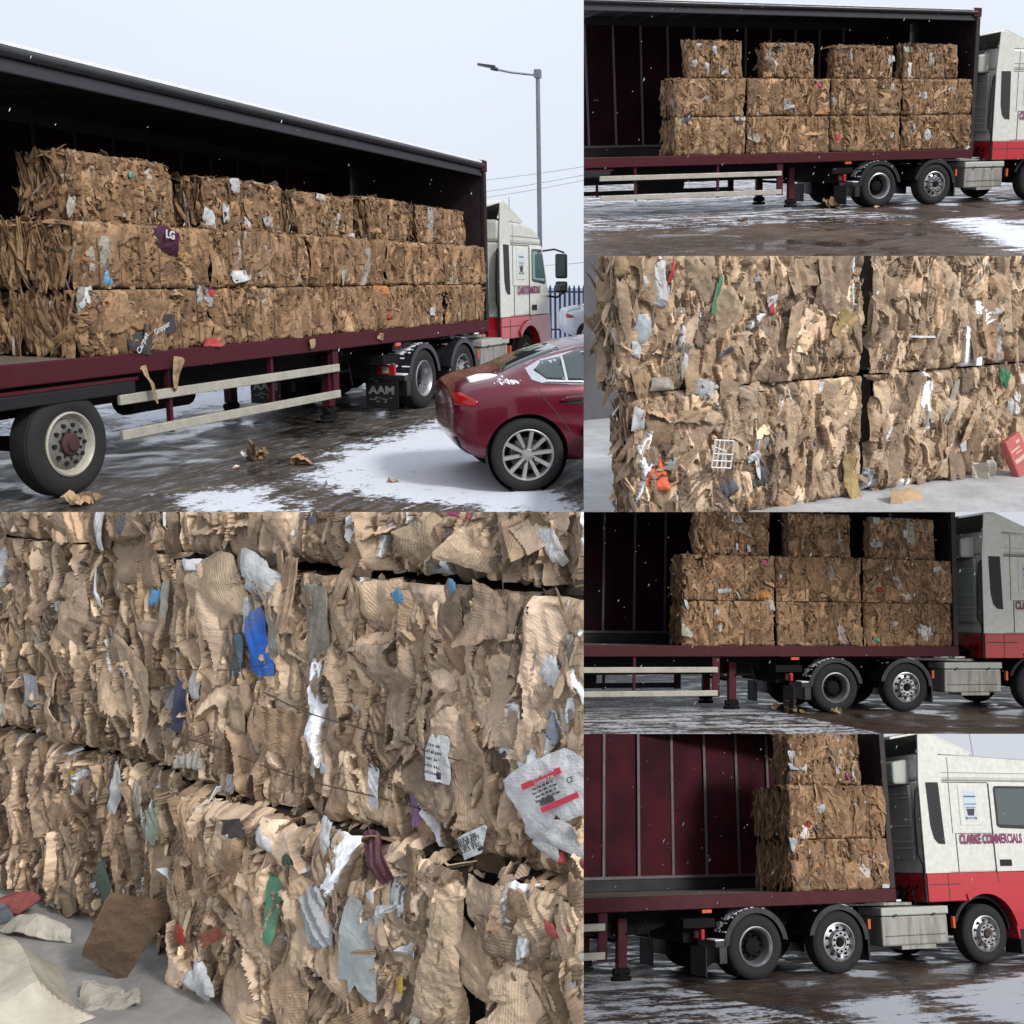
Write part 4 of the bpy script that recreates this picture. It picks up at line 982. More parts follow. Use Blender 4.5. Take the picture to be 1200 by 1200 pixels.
        if detail:
            patch('door_seam', 'groove', [(.08, .985), (.088, .985), (.16, .86), (.30, .68), (.42, .52), (.47, .38), (.46, .38), (.41, .52), (.292, .68), (.152, .86)], .0015, sg, cuts=1)
            patch('door_seam', 'groove', [(1.25, .96), (1.257, .96), (1.257, .3), (1.25, .3)], .0015, sg, cuts=1)
            hl = patch('door_handle', paint, [(.30, .835), (.34, .862), (.56, .868), (.585, .855), (.56, .842), (.34, .832)], .026, sg)
            patch('handle_recess', 'groove', [(.35, .80), (.38, .875), (.52, .88), (.55, .83), (.50, .795)], .0012, sg, cuts=1)
            patch('bumper_strip', 'black', [(-.90, .50), (-.89, .42), (-.7, .30), (-.6, .29), (-.8, .40), (-.86, .50)], .012, sg)
    patch('rear_window', 'glass', [(-.20, -.50), (-.20, .50), (.40, .46), (.40, -.46)], .004, 1, axis='z')
    patch('windscreen', 'glass', [(2.1, -.50), (2.1, .50), (2.95, .60), (2.95, -.60)], .004, 1, axis='z')
    if snow == 'patch':
        rs = random.Random(2); g = []
        for i in range(34):
            x = rs.gauss(-.22, .07); z = .985 + abs(rs.gauss(0, .045)) * (1 if rs.random() < .6 else .4); q = rs.uniform(.006, .028)
            g.append([(x + q * math.cos(a + rs.random()), z + q * .7 * math.sin(a)) for a in (0, 1.2, 2.5, 3.7, 5.)])
        for i, p in enumerate(g): g[i] = p
        for i, p in enumerate(g[:26]): patch('snow_patch', 'snow', p, .006 + .001 * (i % 5), -1, cuts=0)
        patch('snow_patch', 'snow', [(-.66, -.62), (-.66, -.40), (-.52, -.36), (-.38, -.46), (-.30, -.60), (-.44, -.63)], .012, 1, axis='z')
    elif snow:
        patch('snow_cover', 'snow', [(-.85, -.6), (-.85, .6), (-.3, .62), (-.3, -.62)], .05, 1, axis='z'); patch('snow_cover', 'snow', [(.5, -.55), (.5, .55), (2.0, .55), (2.0, -.55)], .05, 1, axis='z')
    # wheels
    for wx, rad in WH:
        for sg in (-1, 1):
            g = G(); g.lathe([(.235, .06), (.235, .012), (.25, 0), (.29, -.008), (.325, .008), (.338, .03), (.34, .05), (.34, .19), (.32, .21), (.235, .21)], wx, sg * .925, .34, 48, -sg)
            ty = g.build('wheel', 'tyre', root)
            g = G(); g.lathe([(.236, .03), (.24, .0), (.232, -.006), (.222, .004), (.218, .02), (.21, .16)], wx, sg * .925, .34, 48, -sg)
            for k in range(10):
                a = math.tau * (k + .2) / 10; ca, sa = math.cos(a), math.sin(a); tx, tz = -sa, ca
                def P(rad_, off, y): return (wx + ca * rad_ + tx * off, sg * (.925 - y), .34 + sa * rad_ + tz * off)
                q = .018; vs = [P(.04, -.014, .028), P(.04, .014, .028), P(.225, q, .006), P(.225, -q, .006), P(.04, -.02, .06), P(.04, .02, .06), P(.225, q + .004, .04), P(.225, -q - .004, .04)]
                g.add(vs, [(0, 1, 2, 3), (4, 7, 6, 5), (0, 4, 5, 1), (1, 5, 6, 2), (2, 6, 7, 3), (3, 7, 4, 0)])
            g.lathe([(0, .018), (.03, .018), (.055, .026), (.062, .05)], wx, sg * .925, .34, 24, -sg)
            g.build('rim', 'alloy', ty)
            g = G(); g.lathe([(0, .10), (.15, .10), (.155, .115), (.155, .14)], wx, sg * .925, .34, 36, -sg); g.build('brake_disc', 'steel_dull', ty)
            g = G()
            for k in range(5):
                a = math.tau * (k + .5) / 5; g.lathe([(0, .012), (.011, .012), (.012, .04)], wx + .065 * math.cos(a), sg * .925, .34 + .065 * math.sin(a), 8, -sg)
            g.build('hub_cap', 'groove', ty)
            if detail:
                g = G(); g.lathe([(.0, .24), (.355, .24), (.37, .20), (.37, .02)], wx, sg * .925, .345, 40, -sg); g.build('wheel_arch_liner', 'black', root)
    root.scale = (scale,) * 3 if scale != 1 else (1, 1, 1)
    return root

# ------------------------------------------------------------------ tables: pieces of waste in the bales (x, z, width, height, turn, colour, depth ...), metres
SCRAP4=[
 (-0.194,1.445,0.232,0.156,-20,'white',0.05,0.4,'paper_sheet'),(-0.202,1.24,0.12,0.276,12,'blue',0.045,0.5,'plastic_sheet'),(-0.306,1.153,0.15,0.186,15,'teal',0.04,0.6,'plastic_sheet'),
 (-0.614,0.944,0.13,0.198,-12,'navy',0.04,0.5,'plastic_sheet'),(-0.526,1.048,0.06,0.132,-5,'white',0.05,0.7,'plastic_wrap'),(-0.562,0.776,0.16,0.072,10,'paper',0.05,1.0,'plastic_wrap'),
 (0.089,1.31,0.12,0.315,-5,'greycard',0.045,0.5,'card_strip'),(-0.089,0.395,0.08,0.234,-8,'green',0.055,0.3,'plastic_sheet'),(-0.009,0.569,0.056,0.068,10,'darkgreen',0.05,0.5,'plastic_sheet'),
 (0.105,0.421,0.152,0.21,20,'palegrey',0.055,0.7,'plastic_sheet'),(0.304,0.379,0.2,0.336,-12,'white2',0.06,0.6,'plastic_sheet'),(-0.446,0.054,0.2,0.12,-25,'white',0.07,0.6,'carton_scrap'),
 (-0.368,0.244,0.18,0.054,30,'rust',0.07,0.5,'plastic_scrap'),(-0.553,0.198,0.05,0.078,-10,'red',0.05,0.5,'plastic_scrap'),(0.516,0.824,0.044,0.162,10,'purple',0.05,0.3,'plastic_scrap'),
 (0.378,0.66,0.084,0.168,35,'maroon',0.045,0.7,'plastic_sheet'),(-0.29,0.62,0.136,0.078,5,'black',0.05,0.9,'plastic_wrap'),(0.926,0.676,0.048,0.06,10,'black',0.05,0.8,'plastic_wrap'),
 (1.056,0.759,0.054,0.042,0,'redcard',0.06,0.8,'plastic_scrap'),(1.145,0.754,0.102,0.036,-15,'dustred',0.06,0.8,'plastic_scrap'),(1.032,0.594,0.042,0.042,0,'redcard',0.06,0.5,'plastic_scrap'),
 (1.084,0.616,0.042,0.028,0,'redcard',0.06,0.5,'plastic_scrap'),(-1.339,0.587,0.054,0.078,20,'yellow',0.05,0.4,'plastic_scrap'),(0.473,0.292,0.024,0.056,0,'yellow',0.05,0.4,'plastic_scrap'),
 (0.666,1.694,0.102,0.036,-5,'pink',0.05,0.3,'plastic_scrap'),(1.01,1.616,0.06,0.124,25,'white',0.06,0.9,'foam_scrap'),(-1.602,0.886,0.108,0.18,-8,'palegrey',0.05,0.4,'paper_sheet'),
 (-1.13,0.166,0.12,0.21,30,'darkgreen',0.055,0.5,'plastic_sheet'),(-1.076,0.098,0.072,0.24,22,'paper',0.06,0.6,'paper_sheet'),(-1.059,0.57,0.08,0.21,-8,'white',0.055,0.9,'paper_sheet'),
 (-0.913,0.541,0.08,0.224,10,'paper',0.055,0.7,'paper_sheet'),(-0.824,0.486,0.072,0.162,-5,'greencream',0.055,0.7,'paper_sheet'),(-0.929,0.073,0.036,0.15,15,'white',0.07,0.5,'paper_sheet'),
 (-0.8,1.325,0.07,0.078,-20,'skyblue',0.05,0.4,'plastic_scrap'),(-0.741,1.315,0.048,0.18,-8,'paper',0.05,0.5,'paper_sheet'),(-0.652,1.293,0.05,0.132,12,'white',0.055,0.5,'foam_scrap'),
 (-1.053,1.568,0.05,0.18,-8,'white',0.06,0.4,'paper_sheet'),(-0.54,1.468,0.09,0.042,0,'white',0.05,1.0,'foam_scrap'),(0.459,1.434,0.054,0.048,30,'skyblue',0.06,0.5,'plastic_scrap'),
 (0.676,1.486,0.027,0.048,-5,'skyblue',0.06,0.3,'plastic_scrap'),(-0.102,1.294,0.056,0.234,8,'greycard',0.06,0.3,'card_strip'),(0.962,1.327,0.06,0.138,-10,'paper',0.055,0.5,'paper_sheet'),
 (1.031,1.284,0.078,0.104,10,'white',0.06,0.4,'paper_label'),(0.247,0.688,0.048,0.12,-5,'white',0.05,0.6,'paper_sheet'),(0.355,0.508,0.03,0.12,0,'white',0.05,0.5,'plastic_wrap'),
 (0.535,0.208,0.042,0.15,-15,'paper',0.05,0.6,'paper_sheet'),(0.942,1.334,0.024,0.12,0,'black',0.04,0.5,'plastic_wrap'),(-1.516,0.234,0.048,0.104,0,'white',0.055,0.5,'plastic_scrap'),
 (-1.51,0.285,0.048,0.03,0,'navy',0.06,0.5,'plastic_scrap'),(0.044,1.653,0.04,0.052,0,'slate',0.05,0.6,'plastic_scrap'),(-0.928,1.586,0.048,0.072,0,'slate',0.05,0.6,'plastic_scrap'),
 (-0.383,1.605,0.136,0.102,0,'darkgrey',0.045,1.0,'plastic_wrap'),(0.124,0.856,0.032,0.042,0,'white',0.05,0.5,'foam_scrap'),(0.907,0.917,0.018,0.12,0,'paper',0.05,0.5,'paper_sheet'),
 (-0.358,0.729,0.06,0.09,0,'white',0.05,0.8,'plastic_wrap'),(-0.123,0.62,0.104,0.048,-20,'white',0.06,1.0,'foam_scrap'),(0.074,0.887,0.02,0.18,0,'paper',0.04,0.5,'paper_sheet'),
 (0.68,1.034,0.056,0.06,0,'greycard',0.05,0.5,'paper_sheet'),(1.097,1.339,0.04,0.08,5,'greycard',0.04,0.8,'card_strip'),(1.057,0.964,0.3,0.186,28,'white',0.09,0.12,'paper_label'),
 (1.057,0.828,0.288,0.088,-12,'white',0.08,1.1,'paper_sheet'),(0.774,0.749,0.126,0.072,28,'white',0.075,0.12,'paper_label'),(0.632,0.974,0.09,0.15,-3,'white',0.07,0.12,'paper_label'),
 (1.017,0.786,0.102,0.048,-20,'white',0.085,0.4,'paper_sheet'),(0.349,0.835,0.048,0.124,-3,'white',0.06,0.2,'paper_sheet'),]
SCRAP3=[
 (-1.137,1.413,0.252,0.24,-20,'white',0.05,0.6,'foam_scrap'),(-1.024,1.445,0.025,0.144,-20,'red',0.06,0.3,'plastic_scrap'),(-1.076,1.312,0.072,0.152,-25,'palegrey',0.06,0.4,'paper_sheet'),
 (-0.709,1.329,0.048,0.26,-18,'green2',0.06,0.3,'plastic_strap'),(-1.491,1.136,0.18,0.184,5,'paleblue',0.06,0.6,'plastic_sheet'),(-1.55,1.03,0.07,0.11,0,'white',0.06,0.5,'paper_sheet'),
 (-0.301,1.234,0.054,0.09,0,'red',0.06,0.6,'plastic_scrap'),(-0.296,1.273,0.098,0.05,20,'white',0.06,0.6,'paper_sheet'),(-0.795,0.782,0.224,0.15,-15,'white',0.06,0.9,'paper_sheet'),
 (-0.878,0.817,0.156,0.12,10,'tan',0.065,0.5,'card_scrap'),(-1.074,0.828,0.168,0.088,0,'greycard',0.05,0.9,'plastic_wrap'),(-1.524,0.64,0.096,0.15,-15,'white',0.06,0.6,'plastic_scrap'),
 (-0.618,0.183,0.144,0.16,35,'slateblue',0.06,0.4,'plastic_sheet'),(-0.334,0.212,0.238,0.13,0,'darkgrey',0.05,0.5,'plastic_sheet'),(-1.026,0.373,0.084,0.12,-20,'palegrey',0.05,0.5,'paper_sheet'),
 (1.572,1.432,0.198,0.17,-10,'paper',0.06,1.2,'plastic_wrap'),(1.764,1.157,0.09,0.048,0,'white',0.07,0.4,'foam_scrap'),(-0.927,0.944,0.048,0.12,-5,'white',0.05,0.5,'paper_sheet'),
 (-0.494,0.758,0.144,0.025,-5,'white',0.07,0.3,'paper_sheet'),(1.111,0.682,0.024,0.06,0,'white',0.07,0.2,'paper_label'),(1.336,0.561,0.064,0.3,-18,'paper',0.06,0.5,'paper_sheet'),
 (1.476,0.223,0.072,0.084,10,'white',0.06,0.4,'paper_sheet'),(0.374,0.132,0.144,0.42,10,'yellowcard',0.12,0.8,'torn_card'),(0.294,1.116,0.192,0.2,-20,'yellowcard',0.08,1.0,'torn_card'),
 (1.011,1.009,0.252,0.015,-3,'white',0.065,0.1,'paper_strip'),(-0.647,0.974,0.12,0.04,30,'navy',0.05,0.5,'plastic_scrap'),(1.899,0.702,0.1,0.18,0,'green2',0.04,0.6,'plastic_scrap'),
 (-1.363,1.46,0.1,0.12,0,'tan',0.05,0.5,'card_scrap'),(-0.404,0.339,0.126,0.06,20,'white',0.05,0.8,'plastic_wrap'),(-0.939,0.963,0.06,0.2,0,'greycard',0.05,0.6,'paper_sheet'),]
BIG4=[
 (-1.257,1.285,0.216,0.36,-8),(-0.41,1.398,0.3,0.21,15),(-0.208,1.555,0.2,0.18,0),(0.059,1.597,0.24,0.15,0),(0.666,1.317,0.186,0.224,5),
 (0.85,1.164,0.18,0.24,-20),(0.357,1.417,0.2,0.12,10),(0.243,1.22,0.24,0.21,-10),(-0.046,1.398,0.12,0.27,5),(0.981,1.668,0.18,0.09,30),
 (1.097,1.674,0.15,0.088,0),(0.791,0.971,0.15,0.3,-20),(-0.377,0.991,0.25,0.18,0),(-0.016,0.927,0.16,0.18,5),(0.535,1.596,0.2,0.18,20),
 (0.734,1.607,0.15,0.18,-30),(1.036,1.177,0.18,0.18,10),(0.882,0.617,0.18,0.1,20),(0.881,0.518,0.21,0.1,-10),(1.091,0.639,0.09,0.18,0),
 (1.002,0.474,0.27,0.052,12),(0.418,0.753,0.078,0.33,0),(0.504,0.612,0.09,0.18,0),(-0.347,0.465,0.16,0.18,10),(0.187,0.27,0.28,0.18,-30),
 (0.335,0.117,0.21,0.15,20),(-0.014,0.163,0.2,0.27,0),(-0.27,0.038,0.24,0.21,-20),(0.972,0.392,0.27,0.24,10),(0.688,0.446,0.12,0.33,35),
 (-1.166,0.413,0.2,0.18,-10),(-1.333,1.098,0.18,0.33,-5),(-1.06,1.03,0.156,0.36,0),(-0.906,0.953,0.18,0.36,5),(-1.523,0.772,0.18,0.24,0),
 (-0.773,0.409,0.18,0.33,0),(0.174,1.55,0.24,0.12,-20),(-0.938,1.452,0.3,0.15,0),(0.493,1.054,0.16,0.18,0),(0.796,1.416,0.132,0.16,10),]
BIG3=[
 (-1.27,1.117,0.13,0.45,10),(-1.054,1.109,0.2,0.25,-10),(-0.796,1.387,0.24,0.36,10),(-0.64,1.143,0.3,0.35,-35),(0.177,1.273,0.238,0.54,0),
 (0.753,1.263,0.24,0.3,0),(0.658,1.156,0.24,0.3,0),(1.09,1.032,0.288,0.33,5),(1.109,1.367,0.4,0.3,-30),(1.808,1.331,0.27,0.3,20),
 (-0.059,1.43,0.21,0.2,0),(-0.084,1.126,0.21,0.25,0),(-1.176,0.545,0.3,0.17,5),(-0.569,0.643,0.216,0.3,-20),(-0.408,0.682,0.28,0.2,10),
 (0.752,0.6,0.352,0.3,10),(1.045,0.59,0.272,0.336,0),(0.852,0.25,0.198,0.45,-25),(1.618,0.357,0.28,0.36,-30),(1.407,0.195,0.18,0.36,0),
 (0.108,0.646,0.21,0.2,0),(-0.099,0.502,0.154,0.3,0),(0.563,1.213,0.16,0.4,0),(1.569,0.956,0.18,0.36,0),(-0.317,1.032,0.14,0.42,0),
 (-1.427,0.848,0.12,0.24,20),(1.367,0.139,0.27,0.24,-20),(1.291,0.702,0.18,0.13,0),]
SCRAPT1=[
 (-6.6,2.79,0.154,0.176,10,'white',0.06),(-6.75,2.74,0.1,0.24,10,'paper',0.05),(-5.55,2.34,0.468,0.234,-8,'maroonlabel',0.12),(-6.42,2.1,0.286,0.288,10,'paper',0.05),
 (-6.32,1.91,0.132,0.16,0,'skyblue',0.07),(-5.21,2.1,0.182,0.144,0,'yellow',0.06),(-5.06,1.91,0.28,0.198,0,'pinkgrey',0.06),(-4.3,1.94,0.384,0.144,10,'white',0.06),
 (-3.95,1.96,0.204,0.126,0,'white',0.06),(-1.28,1.82,0.48,0.144,0,'orange',0.08),(1.17,2.11,0.297,0.117,0,'white',0.06),(-0.98,1.39,0.175,0.12,0,'red',0.06),
 (0.35,1.17,0.27,0.091,0,'red',0.06),(0.37,1.41,0.174,0.13,-5,'white',0.06),(1.25,1.32,0.264,0.286,-20,'white',0.06),(-6.02,1.3,0.312,0.192,-15,'grey2',0.09),
 (-5.73,1.43,0.432,0.176,15,'grey2',0.08),(-5.27,1.52,0.156,0.096,0,'grey2',0.06),(-4.61,2.79,0.168,0.144,0,'palegrey',0.05),(-4.38,2.54,0.192,0.198,0,'white',0.05),
 (-4.09,2.6,0.128,0.18,0,'white',0.05),(-3.9,2.93,0.16,0.144,0,'white',0.05),(-3.72,2.51,0.136,0.144,0,'white',0.05),(-4.69,2.78,0.09,0.081,0,'redcard',0.06),
 (-4.56,2.62,0.18,0.072,0,'navy',0.06),(-3.32,2.53,0.18,0.126,0,'palegrey',0.05),(-2.19,2.95,0.21,0.088,0,'white',0.05),(-1.29,2.46,0.288,0.077,0,'white',0.05),
 (0.42,2.72,0.29,0.192,0,'palegrey',0.05),(1.02,2.77,0.217,0.364,0,'palegrey',0.05),(-5.57,2.88,0.072,0.08,0,'green',0.06),(-6.4,2.55,0.088,0.208,-10,'paper',0.06),
 (-2.12,1.91,0.22,0.22,0,'paper',0.05),(-2.92,1.46,0.114,0.22,0,'palegrey',0.05),(-1.3,2.31,0.096,0.154,0,'pink',0.05),]
SCRAPT2=[
 (-4.44,2.9,0.126,0.144,0,'navy',0.05),(-4.23,2.84,0.144,0.192,0,'white',0.05),(-3.97,2.81,0.09,0.224,0,'white',0.05),(-3.59,2.75,0.152,0.128,0,'white',0.05),
 (-3.79,3.13,0.114,0.18,0,'white',0.05),(-4.11,3.21,0.18,0.08,0,'white',0.05),(-4.04,2.25,0.152,0.135,0,'white',0.06),(-4.28,2.12,0.19,0.096,0,'white',0.06),
 (-4.46,2.06,0.144,0.144,0,'palegrey',0.06),(-4.87,2.19,0.144,0.18,0,'yellow',0.05),(-4.82,2.28,0.216,0.192,0,'palegrey',0.04),(-2.06,3.23,0.19,0.105,0,'white',0.05),
 (-3.01,1.56,0.228,0.306,-5,'paper',0.06),(-2.24,2.11,0.19,0.224,0,'palegrey',0.06),(-2.13,2.06,0.266,0.064,5,'white',0.07),(-1.5,1.97,0.38,0.119,0,'orange',0.08),
 (1.0,2.27,0.198,0.136,10,'white',0.06),(1.73,2.4,0.176,0.072,10,'white',0.06),(-1.02,1.47,0.126,0.119,0,'red',0.06),(0.27,1.5,0.105,0.136,-15,'white',0.06),
 (1.19,1.4,0.286,0.289,-30,'white',0.07),(0.3,1.22,0.176,0.072,0,'red',0.06),(-1.49,2.47,0.12,0.128,0,'pink',0.06),(0.31,3.01,0.168,0.16,20,'white',0.05),
 (0.39,2.89,0.252,0.085,0,'palegrey',0.06),(0.6,3.18,0.168,0.128,0,'greencream',0.05),(1.26,3.02,0.154,0.32,0,'paper',0.05),(-1.17,2.67,0.18,0.112,0,'white',0.05),
 (-0.7,3.1,0.063,0.192,0,'white',0.05),(-2.65,3.0,0.095,0.12,0,'tan',0.05),(0.75,2.05,0.176,0.119,0,'pinkgrey',0.06),(2.25,1.19,0.138,0.072,0,'white',0.1),]
SCRAPT5=[
 (1.83,1.47,0.288,0.33,-30,'white',0.07),(1.2,1.55,0.119,0.144,-15,'white',0.06),(1.2,2.41,0.204,0.135,10,'white',0.06),(2.08,2.6,0.18,0.08,10,'white',0.06),
 (-1.35,2.07,0.32,0.15,0,'orange',0.08),(-2.26,2.21,0.09,0.21,0,'palegrey',0.06),(-2.11,2.14,0.256,0.084,8,'white',0.07),(-2.88,1.49,0.21,0.33,-5,'paper',0.06),
 (-0.88,1.51,0.136,0.12,0,'red',0.06),(0.39,1.27,0.136,0.08,0,'red',0.06),(-1.32,2.63,0.128,0.105,0,'pink',0.06),(0.9,2.2,0.102,0.09,0,'redcard',0.06),
 (-1.85,3.43,0.192,0.16,0,'white',0.05),(-1.83,2.92,0.048,0.135,0,'white',0.05),(0.65,3.19,0.17,0.224,20,'white',0.05),(0.73,3.02,0.238,0.096,0,'palegrey',0.06),
 (1.59,3.25,0.153,0.416,0,'paper',0.05),(1.5,3.25,0.108,0.144,0,'white',0.05),(0.9,3.48,0.153,0.128,0,'greencream',0.05),(-2.79,2.81,0.06,0.168,15,'white',0.05),
 (-1.61,2.9,0.064,0.12,0,'white',0.05),(-2.17,1.47,0.064,0.12,0,'white',0.06),(0.84,1.29,0.136,0.09,0,'green',0.05),]
SCRAPT6=[
 (1.31,1.45,0.21,0.312,-30,'white',0.07),(1.26,2.32,0.21,0.156,10,'white',0.06),(2.02,2.45,0.16,0.078,10,'white',0.06),(0.96,2.12,0.12,0.13,0,'redcard',0.06),
 (1.14,2.07,0.12,0.091,0,'navy',0.06),(1.73,1.52,0.075,0.104,0,'yellow',0.05),(0.72,3.13,0.16,0.216,20,'white',0.05),(0.77,2.97,0.21,0.104,0,'palegrey',0.06),
 (1.68,3.08,0.144,0.416,0,'paper',0.05),(1.57,3.1,0.096,0.14,0,'white',0.05),(1.84,2.85,0.112,0.13,0,'pinkpurple',0.05),(0.62,2.41,0.09,0.216,0,'white',0.06),
 (0.88,1.25,0.112,0.072,0,'green',0.05),(2.31,1.2,0.15,0.065,0,'white',0.1),(0.59,2.87,0.15,0.156,0,'palegrey',0.05),]
SNOW1=[[(-5.74, -1.42), (-5.03, -1.27), (-4.08, -0.96), (-3.28, -0.95), (-1.18, -0.81), (-3.06, -2.16), (-4.99, -3.53), (-6.33, -4.65), (-7.3, -5.61), (-6.51, -4.26), (-6.54, -3.66), (-6.19, -2.43)], [(-6.58, -0.78), (-6.03, -1.19), (-7.0, -2.26), (-7.22, -1.5)], [(-3.76, 3.94), (-3.37, 2.64), (-3.01, 2.82), (-1.0, 4.34), (2.42, 4.47), (4.41, 3.92), (2.61, 2.88), (-1.15, 3.05), (-3.98, 2.13)], [(-0.64, 5.09), (2.7, 4.65), (5.09, 4.31), (5.93, 4.4), (8.49, 5.82), (10.95, 18.33), (-1.09, 6.54)], [(11.29, 2.19), (14.85, 2.36), (15.15, 1.55), (124.99, 34.0), (68.81, 28.81), (16.02, 4.98)]]
SNOW2=[[(-1.33, -4.08), (-0.36, -3.97), (-0.52, -4.47), (-1.84, -7.5), (-4.13, -10.17), (-3.95, -9.17)], [(-0.75, -5.17), (0.22, -5.1), (-1.14, -6.69)], [(74.09, 131.75), (93.29, 108.65), (34.84, 37.64), (16.87, 31.95)]]
SNOW5=[[(1.69, 30.06), (11.31, 32.49), (2.4, 9.51), (-3.49, 5.23)]]
SNOW6=[[(-0.41, -2.79), (0.72, -2.31), (0.74, -2.43), (-0.41, -5.07), (-1.3, -4.54)], [(1.04, -2.51), (3.72, -1.29), (4.54, -1.1), (0.19, -5.75), (0.07, -5.02)], [(7.8, 3.94), (9.86, 4.84), (6.14, 0.81), (5.65, 1.36)], [(-3.31, -1.8), (-3.09, -1.68), (-3.31, -2.99), (-3.78, -3.06)], [(4.69, 19.57), (8.61, 18.76), (3.58, 8.71), (-1.26, 3.66)]]

def inside(px, py, poly):
    n = len(poly); c = np.zeros(px.shape, bool); dmin = np.full(px.shape, 1e9)
    for i in range(n):
        x0, y0 = poly[i]; x1, y1 = poly[(i + 1) % n]
        cond = ((y0 > py) != (y1 > py)) & (px < (x1 - x0) * (py - y0) / ((y1 - y0) if y1 != y0 else 1e-9) + x0); c ^= cond
        dx, dy = x1 - x0, y1 - y0; tt = np.clip(((px - x0) * dx + (py - y0) * dy) / (dx * dx + dy * dy + 1e-9), 0, 1)
        dmin = np.minimum(dmin, np.hypot(px - x0 - tt * dx, py - y0 - tt * dy))
    return np.where(c, dmin, -dmin)

def axis_pts(lo, a, b, hi, step, grow=1.35):
    mid = list(np.arange(a, b + 1e-6, step)); s = step; x = b; up = []
    while x < hi: s *= grow; x += s; up.append(min(x, hi))
    s = step; x = a; dn = []
    while x > lo: s *= grow; x -= s; dn.append(max(x, lo))
    return np.array(dn[::-1] + mid + up)

def ground(pl, mat, polys, base, xr, yr, fine, name='ground', label=None):
    xs = axis_pts(xr[0], fine[0], fine[1], xr[1], .13); ys = axis_pts(yr[0], fine[2], fine[3], yr[1], .13)
    X, Y = np.meshgrid(xs, ys, indexing='ij'); s = base(X, Y)
    for p in polys: s = np.maximum(s, .5 + np.clip(inside(X, Y, p) * 1.3, -1.2, .42))
    n, m = X.shape
    rg = np.random.default_rng(pl)
    V = np.stack([X, Y, np.zeros_like(X)], -1).reshape(-1, 3)
    idx = np.arange(n * m).reshape(n, m)
    Q = np.stack([idx[:-1, :-1], idx[1:, :-1], idx[1:, 1:], idx[:-1, 1:]], -1).reshape(-1, 4)
    me = bpy.data.meshes.new(name); me.vertices.add(len(V)); me.vertices.foreach_set('co', V.astype(np.float32).ravel())
    me.loops.add(Q.size); me.loops.foreach_set('vertex_index', Q.ravel().astype(np.int32)); me.polygons.add(len(Q)); me.polygons.foreach_set('loop_start', np.arange(len(Q), dtype=np.int32) * 4); me.update(calc_edges=True)
    me.attributes.new('snow', 'FLOAT', 'POINT').data.foreach_set('value', s.ravel().astype(np.float32))
    me.materials.append(mat)
    o = bpy.data.objects.new(name, me); link(o, None, pl); o['place'] = pl; o['kind'] = 'structure'
    return o

def flakes(pl, n, xr, yr, zr, seed, size=.006):
    rg = random.Random(seed); g = G()
    for i in range(n):
        x, y, z = rg.uniform(*xr), rg.uniform(*yr), rg.uniform(*zr); s = size * rg.uniform(.5, 1.4); l = s * rg.choice([1, 1.2, 2.5, 5]); dx = l * .5
        g.add([(x - s, y, z), (x + s, y, z), (x, y - s, z), (x, y + s, z), (x + dx, y, z + l), (x - dx, y, z - l)], [(4, 0, 2), (4, 2, 1), (4, 1, 3), (4, 3, 0), (5, 2, 0), (5, 1, 2), (5, 3, 1), (5, 0, 3)])
    o = g.build('snowflakes', 'snow', None, pl); o['kind'] = 'stuff'; return o

def litter(pl, loc, n, size, seed, label, cols=None, flat=.5, name='cardboard_scrap', group='scraps fallen on the ground'):
    rng = np.random.default_rng(seed); acc = Acc(); w = rng.uniform(.5, 1.2, n) * size
    V, U, T, Q = sheets(rng, n, w, w * rng.uniform(.5, 1., n), 18, 4, crease=1.3, curl=.8, tear=.07)
    V = spin(V, rng.uniform(0, 6, n), rng.normal(0, flat, n), rng.normal(0, flat, n))
    V += np.stack([rng.normal(0, size * .45, n), rng.normal(0, size * .4, n), size * .12 + np.abs(rng.normal(0, size * .35 * flat * 2, n))], -1)[:, None]
    V[..., 2] = np.abs(V[..., 2]) + .004
    C = tints(rng, n, .4, .0, .0)
    if cols:
        for i, c in enumerate(cols): C[i % n, :3] = PAL[c]
    acc.add(V, U, T, Q, C); me = acc.mesh(name, 'card'); o = bpy.data.objects.new(name, me); link(o, None, pl, loc); o['place'] = pl
    return tag(o, label, 'cardboard scrap', group)

